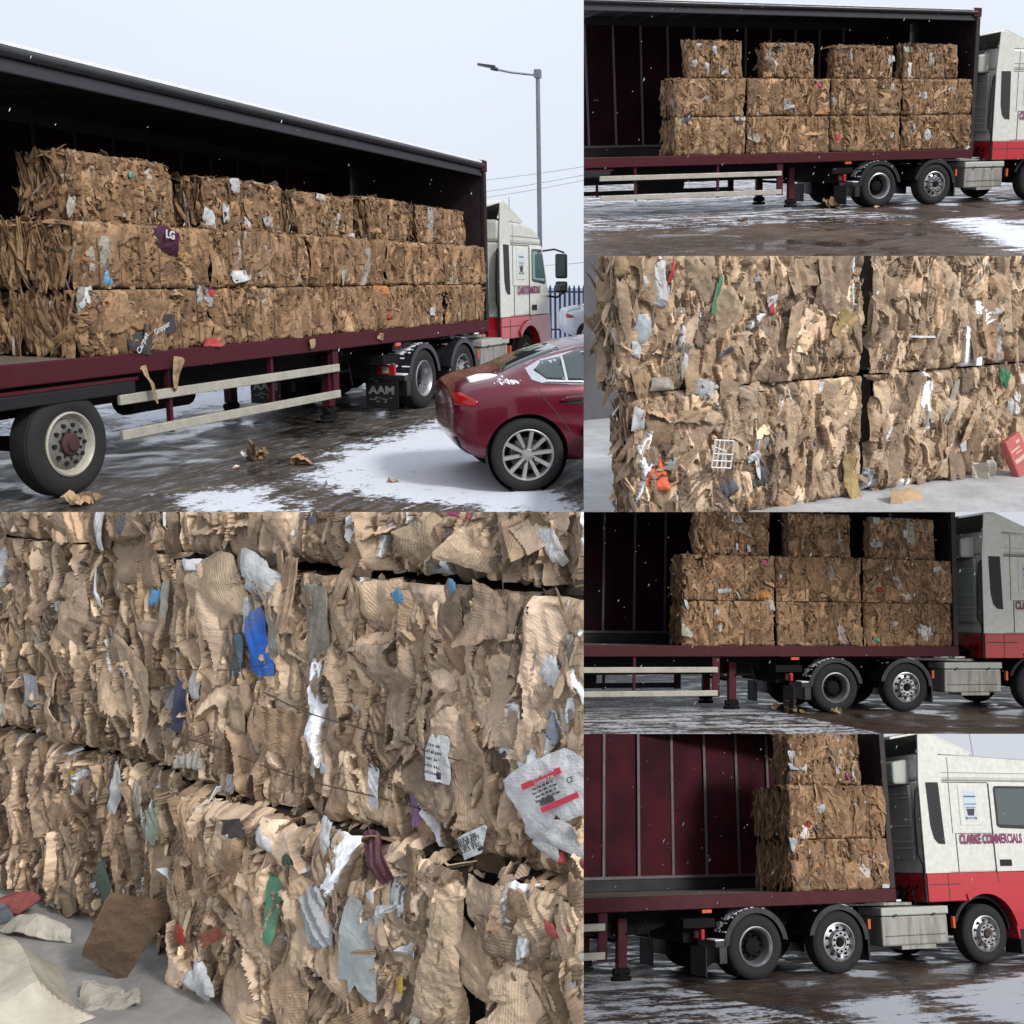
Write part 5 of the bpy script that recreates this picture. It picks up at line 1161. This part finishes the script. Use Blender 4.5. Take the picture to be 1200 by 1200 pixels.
ORD = ['rearmost', 'second from the rear', 'third from the rear', 'fourth from the rear', 'foremost']
def load(pl, xb, zb, tops, desc, seed0, table):
    near = []; tiers = ['bottom tier', 'middle tier', 'top tier']
    nc = len(xb) - 1; dep = 1.16 if pl in (1, 6) else .8
    grp = 'bales stacked %s' % desc
    for j in range(2):
        for i in range(nc):
            cf = nc - i                                  # column counted from the headboard: the same bale keeps its look
            faces = ['front'] + (['left'] if i == 0 else []) + (['top'] if j == 1 else [])
            lab = '%s bale, %s, nearest column to the %s' % ('cardboard', tiers[j], 'cab') if i == nc - 1 else 'cardboard bale, %s, %s' % (tiers[j], ORD[i])
            b = bale(pl, xb[i] + .02, xb[i + 1] - .02, zb[j] + (.0 if j == 0 else .01), zb[j + 1], .03, dep, faces, {'front': MIX_RAG, 'left': MIX_END, 'top': MIX_FAR}, .62, seed0 + cf * 10 + j, lab + ', ' + desc, grp, wires=.27, white=.016, colour=.001, dense=DENSE_LOAD, res=.011, rz=R(((i * 7 + j * 5 + pl) % 5 - 2) * .45))
            near.append(b)
        if pl == 1: b = bale(pl, xb[0] + .06, xb[1], zb[j], zb[j + 1] - .03, 1.24, 1.14, ['left', 'top', 'front'], {'front': MIX_FAR, 'left': MIX_END}, .8, seed0 + 200 + j, 'dark cardboard bale in the far row, %s, %s' % (tiers[j], desc), grp, white=.04)
    for i, (a, c) in enumerate(tops):
        cf = len(tops) - i
        lab = 'small cardboard bale, top tier, %s, %s' % ('nearest the cab' if i == len(tops) - 1 else ORD[i], desc)
        near.append(bale(pl, a + .05, c - .05, zb[2] + .01, zb[3] + (.07 if i == 0 and pl == 1 else ((i * 5 + 2) % 3 - 1) * .025), .30 if pl == 1 else .12, .55 if pl in (1, 6) else .32, ['front', 'left', 'top'], {'front': MIX_RAG, 'left': MIX_END, 'top': MIX_FAR}, .62, seed0 + 300 + cf, lab, grp, white=.06, colour=.003, dense=DENSE_TOP, res=.011, rz=R(((i * 3 + pl) % 4 - 1.5) * 1.3)))
        if False: bale(pl, a + .1, c, zb[2], zb[3] - .08, 1.25, 1.0, ['left', 'top', 'front'], {'front': MIX_FAR}, .7, seed0 + 400, 'dark cardboard bale in the far row, top tier, %s' % desc, grp)
    for k, (x, z, w, h, rot, c, dp) in enumerate(table):
        b = in_bale(near, x, z); q = b['box']; off = 0 if z < zb[2] else .12
        x = min(max(x, q[0] + w * .5 - .02), q[1] - w * .5 + .02); z = min(max(z, q[2] + h * .5), q[3] - h * .4)
        nm = 'plastic_scrap' if c in ('blue', 'skyblue', 'red', 'green', 'pink', 'yellow', 'navy', 'orange', 'pinkpurple', 'green2') else 'paper_scrap'
        o = scrap(pl, b, x - (q[0] + q[1]) / 2, z - q[2], w, h, rot, c, dp - .01, .8, nm, seed=900 + k, res=(24, 5), thick=.006)
        if c == 'maroonlabel':
            text_mesh('lettering', 'LG', h * .46, 'white_text', o, (w * .02, -.05, h * .05), ROT_FRONT @ Matrix.Rotation(R(rot), 3, 'Z'), offset=.004)
        if c == 'grey2' and w > .3: text_mesh('lettering', 'Gripper' if rot > 0 else 'Carpet', h * .42, 'white_text', o, (0, -.05, 0), ROT_FRONT @ Matrix.Rotation(R(20 if rot > 0 else 52), 3, 'Z'), offset=.001)
    return near

# ================================================================== place 1: yard with the loaded trailer and a dark red car
trailer(1, 'maroon curtain-side trailer with five stacks of bales, beside the dark red car')
tractor(1, 'cream and red lorry cab seen beyond the dark red car, with blue fence behind')
load(1, [-6.70, -4.82, -2.93, -1.05, .80, 2.52], [1.205, 1.80, 2.40, 2.97], [(-6.45, -4.92), (-4.52, -3.0), (-2.76, -1.24), (-.97, .30), (.48, 2.30)], 'on trailer beside red car', 1000, SCRAPT1)
g1 = ground_mat('slushy_yard', (.048, .038, .030), (.105, .084, .066), (.74, .78, .86), .9, .55, wet=.3, spec=.3)
ground(1, g1, SNOW1, lambda X, Y: np.maximum(np.interp(Y, [2.3, 3.4, 4.6], [-.25, .35, .68]), np.interp(X, [8.5, 10.5], [-.4, .8])), (-13, 140), (-9, 90), (-10, 8, -7, 7))
for i, (x, y, n, s, cs, lb) in enumerate([(-4.84, -.4, 8, .17, ['white', 'paper'], 'crumpled pale pile of card scraps on the wet road beside the trailer'), (-4.95, -1.08, 2, .22, None, 'flat tan card scrap lying at the edge of the snow'),
        (-7.15, -.25, 3, .20, ['tan'], 'torn cardboard pieces by the trailer wheel'), (-7.85, .05, 3, .12, None, 'small torn card bits at the left edge of the road'), (-5.6, -2.35, 1, .10, None, 'small dark card bit on the snow near the red car'), (-6.0, -2.0, 1, .12, ['greycard'], 'small grey scrap on the snow left of the red car'), (-5.35, -.5, 2, .07, ['white'], 'tiny white scrap on the wet road')]):
    litter(1, (x, y, 0), n, s, 60 + i, lb, cs, .25 if n < 4 else .6)
for i, (x, z, l) in enumerate([(-5.95, 1.16, .42), (-5.55, 1.16, .34), (-3.05, 1.18, .10), (-1.35, 1.18, .10)]):
    g = None
    o = scrap(1, None, x, z - l / 2, .11 if l > .2 else .16, l, 8 * (-1) ** i, 'tan', .06, 1.4, 'dangling_scrap', seed=70 + i)
    o.matrix_world = PLACE[1] @ Matrix.Translation((x, -.06, z - l / 2)); o['place'] = 1
    tag(o, ['long torn card strip hanging over the trailer edge above the side guard', 'shorter torn card strip hanging over the trailer edge', 'small card tab sticking over the maroon trailer edge', 'small card tab hanging over the trailer edge above the lorry wheels'][i], 'cardboard scrap', 'card strips hanging from the trailer')
CAR_POS = (-5.62, -3.05, 0); CAR_RZ = R(-58)
_f = Vector((math.cos(CAR_RZ), math.sin(CAR_RZ), 0)); _l = Vector((-math.sin(CAR_RZ), math.cos(CAR_RZ), 0))
_p = Vector((-5.65, -3.78, 0)) + _l * .93
car(1, tuple(_p), CAR_RZ, 'car_red', 'dark red saloon car parked on slushy snow, tail towards the trailer', snow='patch')
car(1, (15.2, 2.45, 0), R(-62), 'car_white', 'white snow-covered car parked in front of the blue fence', snow='cover', detail=False)
# street lamp
lm = thing('street_lamp', 1, (20.95, 5.87, 0), 0, 'tall grey street lamp with a flat dark head behind the lorry cab', 'street lamp')
pole = G().tube([(0, 0, 0), (0, 0, 1.6), (0, 0, 8.55)], .095, 14, .07).build('pole', 'galv', lm)
ar = G().tube([(0, 0, 8.38), (-.45, .75, 8.42), (-.62, 1.2, 8.50)], .035, 8).build('arm', 'galv', lm)
hd = G(); hd.tube([(-.60, 1.15, 8.50), (-.68, 1.36, 8.54)], .06, 8); hd.add([(a, b, c) for a, b, c in [(-.60, 1.22, 8.50), (-.80, 1.16, 8.50), (-.92, 1.72, 8.62), (-.74, 1.80, 8.62), (-.60, 1.22, 8.60), (-.80, 1.16, 8.60), (-.92, 1.72, 8.67), (-.74, 1.80, 8.67)]], [(0, 1, 2, 3), (7, 6, 5, 4), (0, 4, 5, 1), (1, 5, 6, 2), (2, 6, 7, 3), (3, 7, 4, 0)])
hd.build('lamp_head', 'lamp_dark', lm); G().box(-.10, .10, -.10, .10, 8.30, 8.56).build('bracket', 'galv', lm)
# palisade fence
fn = thing('palisade_fence', 1, (16.9, 5.3, 0), math.atan2(-.83, .31), 'dark blue steel palisade fence behind the lorry cab', 'fence')
for k in range(46):
    x = k * .145; g = G(); g.prism([(x - .034, .03), (x + .034, .03), (x + .034, 1.56), (x + .012, 1.66), (x, 1.62), (x - .012, 1.66), (x - .034, 1.56)], -.012, .012); g.build('pale', 'fence_blue', fn)
for z in (.28, 1.42): G().box(-.1, 6.7, .013, .06, z, z + .05).build('fence_rail', 'fence_blue', fn)
for k in range(4): G().box(k * 2.2 - .04, k * 2.2 + .04, .061, .13, 0, 1.6).build('fence_post', 'fence_blue', fn)
for i, (a, b) in enumerate([((18.4, 7.11), (10.5, 8.02)), ((18.4, 6.46), (10.5, 7.63)), ((18.4, 6.13), (10.5, 7.36)), ((14.4, 2.46), (10.5, 2.86))]):
    g = G(); P_ = []
    for k in range(9): u_ = k / 8; P_.append((45, a[0] + (b[0] - a[0]) * u_, a[1] + (b[1] - a[1]) * u_ - .25 * u_ * (1 - u_)))
    o = g.tube(P_, .014, 5).build('overhead_cable', 'cable', None, 1)
    tag(o, ['uppermost thin overhead cable crossing the sky behind the street lamp', 'middle thin overhead cable behind the street lamp', 'lowest of the three overhead cables behind the street lamp', 'thin cable just above the blue fence'][i], 'cable', 'overhead cables')
flakes(1, 200, (-9, 2), (-4.5, -.4), (.8, 4.4), 11, .0024)

# ================================================================== place 2: the trailer broadside with four stacks
DIM[2]['strap0'] = -3.85 + .615 * 0 ; DIM[5]['strap0'] = -2.51; DIM[6]['strap0'] = -1.42
for k in (2, 5, 6): DIM[k]['strap0'] = DIM[k]['strap0'] + .615 * 0
trailer(2, 'maroon curtain-side trailer seen broadside with four stacks of bales')
tractor(2, 'cream and red lorry cab cut by the frame beside the four-stack trailer')
load(2, [-4.70, -3.16, -1.22, .50, 2.34], [1.155, 1.88, 2.60, 3.28], [(-4.42, -3.14), (-2.76, -1.52), (-1.14, .34), (.52, 2.0)], 'on broadside trailer with four stacks', 2000, SCRAPT2)
gB = ground_mat('wet_brown_yard', (.045, .028, .018), (.100, .064, .042), (.76, .79, .86), 2.4, .35, wet=.28, spec=.16)
ground(2, gB, SNOW2[:2], lambda X, Y: np.where(X < -1.0 + .0 * Y, np.interp(Y, [-7, -4.5, -2.5, 0, 2, 8], [-.4, -.05, .36, .38, .42, .48]), np.interp(Y, [-2, 0, 3, 8], [-.6, -.25, .22, .42])), (-30, 260), (-14, 420), (-12, 7, -11, 7))
litter(2, (-.95, .35, 0), 9, .18, 80, 'crumpled card pile on the wet ground behind the lorry wheel, four-stack trailer', None, .7)
litter(2, (-.1, -.1, 0), 1, .22, 81, 'small flat card scrap by the lorry wheel, four-stack trailer', ['tan'], .2)
litter(2, (-4.4, -2.2, 0), 1, .2, 82, 'small brown scrap on the wet road under the four-stack trailer', None, .2)
flakes(2, 170, (-7, 3), (-5, -.4), (.6, 4.2), 12, .0055)

# ================================================================== place 5: three stacks left
trailer(5, 'maroon curtain-side trailer with three stacks of bales at its front')
tractor(5, 'cream and red lorry cab beside the three-stack trailer, silver locker behind the wheels')
load(5, [-2.88, -1.14, .55, 2.42], [1.175, 1.96, 2.76, 3.56], [(-2.66, -1.16), (-.88, .42), (.72, 2.16)], 'on trailer with three stacks', 2000, SCRAPT5)
ground(5, gB, [], lambda X, Y: np.where(X < -.9, np.interp(Y, [-6, -2.5, 0, 2, 8], [.40, .50, .44, .44, .50]), np.interp(Y, [-2, 0, 3, 8], [-.6, -.3, .2, .42])), (-30, 260), (-12, 420), (-9, 7, -9, 7))
litter(5, (-.82, .2, 0), 10, .19, 83, 'crumpled card pile on the ground behind the wheel, three-stack trailer', None, .7)
litter(5, (-.2, -.12, 0), 1, .2, 84, 'small flat card scrap by the wheel, three-stack trailer', ['tan'], .2)
litter(5, (-2.5, -1.3, 0), 1, .16, 85, 'small card bit on the slush, three-stack trailer', ['tan'], .2)
flakes(5, 200, (-6, 3), (-5, -.4), (.5, 4.0), 13, .005)

# ================================================================== place 6: two stacks left, the lettered cab
trailer(6, 'nearly emptied maroon curtain-side trailer, two stacks of bales at the front')
tractor(6, 'cream and red lorry cab with a whole lettered door, beside the nearly emptied trailer')
load(6, [.66, 2.42], [1.155, 1.90, 2.69, 3.5], [(.72, 2.12)], 'on nearly emptied trailer', 2000, SCRAPT6)
ground(6, gB, SNOW6[:4], lambda X, Y: np.where(X < -1.3, np.interp(Y, [-6, -2.5, 0, 2, 8], [.42, .50, .44, .44, .50]), np.interp(Y, [-2, 0, 3, 8], [-.6, -.3, .2, .42])), (-30, 260), (-12, 420), (-8, 8, -9, 7))
flakes(6, 170, (-4.5, 3), (-5, -.4), (1.2, 3.6), 14, .0042)

# ================================================================== place 3: four bales seen close in a shed
t = NT('concrete_floor'); o_ = t.obj(); n = t.noise(o_, 2.2, 6, .6); f = t.noise(o_, 26, 5)
M['concrete'] = t.set(base=t.scale(t.mix(t.ramp(n, .35, .7), (.20, .195, .18), (.36, .355, .34)), t.ramp(f, .3, .7, .88, 1.1)), rough=.6, normal=t.bump(f, .15, .01))
t = NT('pale_dusty_floor'); o_ = t.obj(); n = t.noise(o_, 3, 6, .6); f = t.noise(o_, 30, 5)
M['pale_floor'] = t.set(base=t.scale(t.mix(t.ramp(n, .35, .7), (.33, .33, .33), (.50, .51, .53)), t.ramp(f, .3, .7, .9, 1.1)), rough=.7, normal=t.bump(f, .2, .01))
fl = G().box(-8, 5, -3.5, 6, -.1, 0).build('floor', 'pale_floor', None, 3); fl['kind'] = 'structure'
wl_ = G(); wl_.box(-8, 4, 4.0, 4.15, 0, 6)
o = wl_.build('shed_wall', 'wall_grey', None, 3); tag(o, 'dark grey shed wall seen past the left end of the bale stack', 'wall')
B3 = []
cfg3 = [(-1.27, .50, 0, .775, 'left bale of the lower row, with a white plastic crate scrap and a blue sheet'), (.57, 2.5, 0, .775, 'right bale of the lower row, beside the red card and torn yellow card'),
        (-1.36, .47, .785, 1.60, 'left bale of the upper row, with white foam and a green strap'), (.57, 2.5, .785, 1.60, 'right bale of the upper row, with folded ribbed boxes')]
for i, (a, b, c, e, lb) in enumerate(cfg3):
    B3.append(bale(3, a, b, c, e, .02, .26 if a < 0 else 1.1, ['front', 'left'] if a < 0 else ['front'], {'front': MIX_OVER, 'left': MIX_NEAR_STRIP}, .22, 3000 + i, lb, 'close bales on the pale floor', white=.03, colour=.0012, dense=DENSE_FLAT, res=.0065))
# ================================================================== place 4: bales seen very close
fl = G().box(-5, 3, -3.2, 4, -.1, 0).build('floor', 'concrete', None, 4); fl['kind'] = 'structure'
B4 = []
cfg4 = [(-2.6, -.72, 0, .68, 's', 'left bale of the bottom row, sheets on edge, next to the floor'), (-2.6, -.70, .70, 1.49, 's', 'left bale of the middle row, sheets on edge'), (-2.6, -.68, 1.51, 2.3, 'f', 'left bale of the top row, cut by the frame'),
        (-.60, .78, 0, .685, 'f', 'bottom row bale with the white plastic panel and green strip'), (-.66, 1.6, .69, 1.475, 'f', 'large middle row bale with the blue sheet and white printed labels'), (-.64, 1.6, 1.50, 2.3, 's', 'right bale of the top row with a white foam block'), (.80, 2.0, 0, .685, 'f', 'bottom right bale under the big white label')]
for i, (a, b, c, e, k, lb) in enumerate(cfg4):
    B4.append(bale(4, a, b, c, e, (.02 if k == 'f' else .06) - (.11 if i in (3, 6) else 0), 1.1, ['front', 'top'] if i in (3, 6) else ['front'], {'front': MIX_OVER, 'top': MIX_FAR}, .15, 4000 + i, lb, 'bales filling the close-up', white=.03, colour=.0012, dense=DENSE_FLAT if k == 'f' else DENSE_STRIP, res=.0042))
for pl_, B_, big, scr in ((3, B3, BIG3, SCRAP3), (4, B4, BIG4, SCRAP4)):
    rg = np.random.default_rng(pl_ * 7)
    for k, (x, z, w, h, rot) in enumerate(big):
        if pl_ == 4 and z < .67 and x > -.68: x += .08; z += .01
        b = in_bale(B_, x, z); q = b['box']; x = max(x, q[0] + w * .4)
        c = tints(rg, 1, .15, 0, 0, 0)[0]; key = 'card_%d_%d' % (pl_, k); PAL[key] = tuple(float(v) for v in c[:3] * 1.02)
        acc = Acc(); V, U, T, Q = sheets(rg, 1, w / .86, h / .86, 76, 12, crease=.36, curl=.3, droop=.30, tear=.03, cuts=2, thick=.006)
        V = spin(V, np.array([R(rot)]), rg.normal(0, .10, 1), rg.normal(0, .20, 1)); V = np.stack([V[..., 0], -V[..., 2], V[..., 1]], -1)
        acc.add(V, U, T, Q, np.array([[*PAL[key], 1.]])); me = acc.mesh('cardboard_sheet', 'card')
        o = bpy.data.objects.new('cardboard_sheet', me); col.objects.link(o); o.parent = b; o.location = (x - (q[0] + q[1]) / 2, -.004 - float(rg.uniform(0, .02)), z - q[2])
    for k, (x, z, w, h, rot, c, dp, cr, nm) in enumerate(scr):
        if pl_ == 4 and z < .67 and x > -.68: x += .08; z += .01
        b = in_bale(B_, x, z); q = b['box']; x = max(x, q[0] + w * .5 - .03)
        o = scrap(pl_, b, x - (q[0] + q[1]) / 2, z - q[2], w * (.85 if cr > .2 else 1), h * (.9 if cr > .2 else 1), rot, c, dp + (.02 if cr < .2 else -.01), cr, nm, seed=500 + k + pl_ * 1000, res=(44, 10), tilt=float(rg.normal(0, .08)) if cr > .2 else 0., cuts=1 if cr > .2 else 1, thick=.003 if 'card' not in nm else .006)
        if nm == 'paper_label' and cr < .2:
            def put(kind, body, size, mat, dx, dz, sx=1.):
                a = R(rot); X_ = dx * math.cos(a) - dz * math.sin(a); Z_ = dx * math.sin(a) + dz * math.cos(a)
                return text_mesh(kind, body, size, mat, o, (X_, -.014, Z_), ROT_FRONT @ Matrix.Rotation(a, 3, 'Z'), sx=sx, extrude=.001)
            def bar(name, mat, dx, dz, bw, bh):
                a = R(rot); g = G(); pts = []
                for ex, ez in ((-bw / 2, -bh / 2), (bw / 2, -bh / 2), (bw / 2, bh / 2), (-bw / 2, bh / 2)):
                    X_ = (dx + ex) * math.cos(a) - (dz + ez) * math.sin(a); Z_ = (dx + ex) * math.sin(a) + (dz + ez) * math.cos(a); pts.append((X_, Z_))
                g.prism(pts, -.0125, -.011); g.build(name, mat, o)
            if w > .2:
                bar('red_stripe', 'red_print', -.01, .030, .150, .017); bar('red_stripe', 'red_print', .02, -.048, .140, .015)
                put('print', 'Model  Name CA\nContents: 1 pc', .012, 'white_text', .0, .031, 1.); put('print', 'CE', .022, 'dark_text', .085, -.005)
                for j in range(4): put('print', 'Lorem 120 x 80 x 45 mm'.replace('Lorem', 'Size') if j % 2 else 'Part No. 00 481 27', .010, 'dark_text', -.01, .012 - .011 * j)
                g = G()
                for j in range(16): bar('barcode', 'dark_text', -.045 + j * .0034, -.030, .0009 + (j * 7 % 3) * .0007, .016)
            else:
                L_ = ['STOCK 200', 'MUST BE KEPT', 'DRY  A+', '16 PCS  8 KG', 'BATCH 0412'][: 5 if h > .1 else 4]
                for j, s_ in enumerate(L_): put('print', s_, w * .13, 'dark_text', -w * .05, h * (.28 - .14 * j), 1.)
                for j in range(9): bar('barcode', 'dark_text', w * .16 + j * w * .022, -h * .30, w * .008 * (1 + j % 2), h * .14)
# large loose pieces round the close bales
def loose(pl, x, y, z, w, h, rotf, colr, seed, name, label, cat, crease=.5, yaw=0., tilt=0., res=(48, 12), curl=.5, mat='card'):
    rng = np.random.default_rng(seed); V, U, T, Q = sheets(rng, 1, w / .86, h / .86, res[0], res[1], crease=crease, curl=curl, tear=.02, cuts=1, thick=.006)
    V = spin(V, np.array([R(rotf)]), np.array([tilt]), np.array([0.])); V = np.stack([V[..., 0], -V[..., 2], V[..., 1]], -1)
    c, s = math.cos(yaw), math.sin(yaw); V = np.stack([V[..., 0] * c - V[..., 1] * s, V[..., 0] * s + V[..., 1] * c, V[..., 2]], -1)
    acc = Acc(); acc.add(V, U, T, Q, np.array([[*(PAL[colr] if isinstance(colr, str) else colr), .6]])); me = acc.mesh(name, mat)
    o = bpy.data.objects.new(name, me); link(o, None, pl, (x, y, z)); o['place'] = pl; return tag(o, label, cat)
loose(4, -.74, -.15, .17, .20, .34, -25, (.13, .085, .055), 5, 'cardboard_sheet', 'large dark brown card sheet leaning from the bales to the floor', 'cardboard', crease=.15, yaw=.75, tilt=.12)
loose(4, -.62, -.27, .02, .22, .12, 20, 'greycard', 6, 'cardboard_sheet', 'dusty grey-brown card flap lying on the concrete floor', 'cardboard', crease=.4, tilt=-1.3)
loose(4, -1.62, -.06, .06, .22, .10, 5, 'dustred', 8, 'magazine', 'red printed sheet on the floor at the left edge', 'magazine', crease=.3, tilt=-1.1)
loose(4, -1.55, -.14, .05, .14, .07, -15, 'slate', 9, 'magazine', 'blue grey printed sheet under the red one', 'magazine', crease=.3, tilt=-1.35)
loose(4, -1.35, -.12, .05, .40, .10, 6, 'paper', 12, 'paper_sheet', 'pale bent paper strip lying along the foot of the bales', 'paper', crease=.5, tilt=-1.2)
# cream sack crumpled on the floor
n = 90; gx = np.linspace(0, 1, n); X, Y = np.meshgrid(gx, gx, indexing='ij'); rng = np.random.default_rng(3)
Z = np.zeros_like(X)
for k in range(60):
    a = rng.uniform(0, 3.14); fq = rng.uniform(2, 16); Z += np.abs(np.sin((X * math.cos(a) + Y * math.sin(a)) * fq + rng.uniform(0, 6) + .6 * np.sin(Y * 9 + k))) * .10 / fq ** .9
Z = Z - Z.min(); ed = np.minimum.reduce([X, 1 - X, Y, 1 - Y]); Z *= np.clip(ed * 9, 0, 1); Z += .005
Xw = -1.85 + X * 1.25 + .03 * np.sin(Y * 7); yt = -.15 - .17 * (Xw + 1.6) + .035 * np.sin(X * 11 + 1)
Yw = -1.3 + Y * (yt + 1.3)
acc = Acc(); idx = np.arange(n * n).reshape(n, n); Q = np.stack([idx[:-1, :-1], idx[1:, :-1], idx[1:, 1:], idx[:-1, 1:]], -1).reshape(-1, 4)
acc.add(np.stack([Xw, Yw, Z * .55], -1).reshape(1, -1, 3), np.stack([X * 1.2, Y, X * 0], -1).reshape(1, -1, 3), np.zeros((0, 3), int), Q, np.array([[.50, .47, .38, 0.]]))
o = bpy.data.objects.new('plastic_sack', acc.mesh('plastic_sack', 'plastic')); link(o, None, 4); o['place'] = 4; tag(o, 'crumpled cream plastic sack spread on the concrete floor', 'sack')
# red card, torn yellow card and crate piece of place 3
b = G().box(-.105, .105, -.03, .03, -.14, .14); rc = thing('card_box', 3, (1.88, -.14, .145), 0, 'crushed red cardboard box leaning on the lower right bale', 'box')
bx = b.build('box_body', plain('red_box_card', (.42, .10, .09), .7, dirt=.25), rc, bevel=.01); bx.rotation_euler = (R(-18), R(-16), R(10))
g = G()
for dx, dz, w_, h_ in ((-.03, .05, .12, .012), (0, .02, .08, .01), (-.02, -.03, .13, .03), (.03, .09, .05, .02)): g.box(dx - w_ / 2, dx + w_ / 2, -.0325, -.0305, dz - h_ / 2, dz + h_ / 2)
g.build('print', plain('pale_pink_print', (.6, .38, .33), .7), bx)
loose(3, 1.62, -.12, .05, .18, .16, 20, 'paper', 22, 'card_scrap', 'pale crumpled scrap next to the red box', 'cardboard scrap', crease=1.4)
loose(3, .58, -.30, .03, .30, .14, 10, 'tan', 23, 'card_scrap', 'flat card scrap on the floor below the dark gap', 'cardboard scrap', crease=.8, tilt=-1.0)
q = B3[0]['box']; g = G(); a = R(-8); ox, oz = -.72 - (q[0] + q[1]) / 2, .40
for i in range(5):
    for (x0, z0, x1, z1) in ((-.07, -.08 + i * .04, .07, -.08 + i * .04), (-.07 + i * .035, -.08, -.07 + i * .035, .08)):
        if (i * 3) % 4 == 1: x1 = x1 * .3; z1 = z1 * .4
        g.tube([(ox + x0 * math.cos(a) - z0 * math.sin(a), -.10, oz + x0 * math.sin(a) + z0 * math.cos(a)), (ox + x1 * math.cos(a) - z1 * math.sin(a), -.105, oz + x1 * math.sin(a) + z1 * math.cos(a))], .005, 5)
g.build('plastic_crate_piece', plain('white_plastic', (.7, .7, .68), .4, dirt=.1), B3[0])
# a slack baling wire across the close-up
for (xa, za, xb, zb_) in ((-.15, 1.07, .72, .98), (-.60, .86, .62, .80), (-.15, 1.16, -.62, 1.10)):
    q = B4[4]['box']; g = G(); cx = (q[0] + q[1]) / 2
    g.tube([(xa + (xb - xa) * u_ - cx, -.035 - .012 * math.sin(9 * u_ + xa * 5), za + (zb_ - za) * u_ - .012 * math.sin(3.14 * u_) - q[2]) for u_ in np.linspace(0, 1, 14)], .0022, 6); g.build('wire', 'wire', B4[4])

# ------------------------------------------------------------------ each place ends where its neighbour's begins: real cuts through the geometry
def plane_x(px, keep_less):  # vertical cut
    m = (px - 780) / 1300; n = Vector((1, -m, 0)).normalized(); return n if keep_less else -n
def plane_y(py, keep_less):
    m = (py - 560) / 1300; n = Vector((0, -m, -1)).normalized(); return n if keep_less else -n
CUTS = {1: [plane_x(684, True), plane_y(601, True)], 2: [plane_x(684, False), plane_y(301, True)], 3: [plane_x(684, False), plane_y(300, False), plane_y(600, True)], 4: [plane_x(684, True), plane_y(600, False)], 5: [plane_y(860, True)], 6: [plane_y(860, False)]}
KEEP_WHOLE = set()
bpy.context.view_layer.update()
def root_of(o):
    while o.parent: o = o.parent
    return o
dead = []
for o in [x for x in bpy.data.objects if x.type == 'MESH']:
    r_ = root_of(o); pl = r_.get('place')
    if pl is None or r_.name.split('.')[0] in KEEP_WHOLE: continue
    mw = np.array(o.matrix_world); me = o.data; n = len(me.vertices)
    if n == 0: continue
    co = np.empty(n * 3, np.float32); me.vertices.foreach_get('co', co); co = co.reshape(-1, 3) @ mw[:3, :3].T + mw[:3, 3]
    need = []; gone = False
    for nv in CUTS[pl]:
        dd = co @ np.array(nv)
        if (dd > 1e-4).all(): gone = True; break
        if (dd > 1e-4).any(): need.append(nv)
    if gone: dead.append(o); continue
    if need:
        me = me.copy() if me.users > 1 else me; o.data = me
        bm = bmesh.new(); bm.from_mesh(me); W_ = o.matrix_world; bm.transform(W_)
        for nv in need: bmesh.ops.bisect_plane(bm, geom=bm.verts[:] + bm.edges[:] + bm.faces[:], dist=1e-6, plane_co=(0, 0, 0), plane_no=nv, clear_outer=True)
        bm.transform(W_.inverted())
        if len(bm.faces) == 0: dead.append(o)
        bm.to_mesh(me); bm.free()
for o in dead:
    for c in list(o.children):
        if c not in dead: w_ = c.matrix_world.copy(); c.parent = o.parent; c.matrix_world = w_
    bpy.data.objects.remove(o)
for o in [x for x in bpy.data.objects if x.type == 'EMPTY' and not x.children]: bpy.data.objects.remove(o)
for o in bpy.data.objects:
    for k in ('box', 'place'):
        if k in o: del o[k]
    if o.parent is not None and 'category' in o: del o['category']
print('objects', len(bpy.data.objects), 'faces', sum(len(o.data.polygons) for o in bpy.data.objects if o.type == 'MESH'))
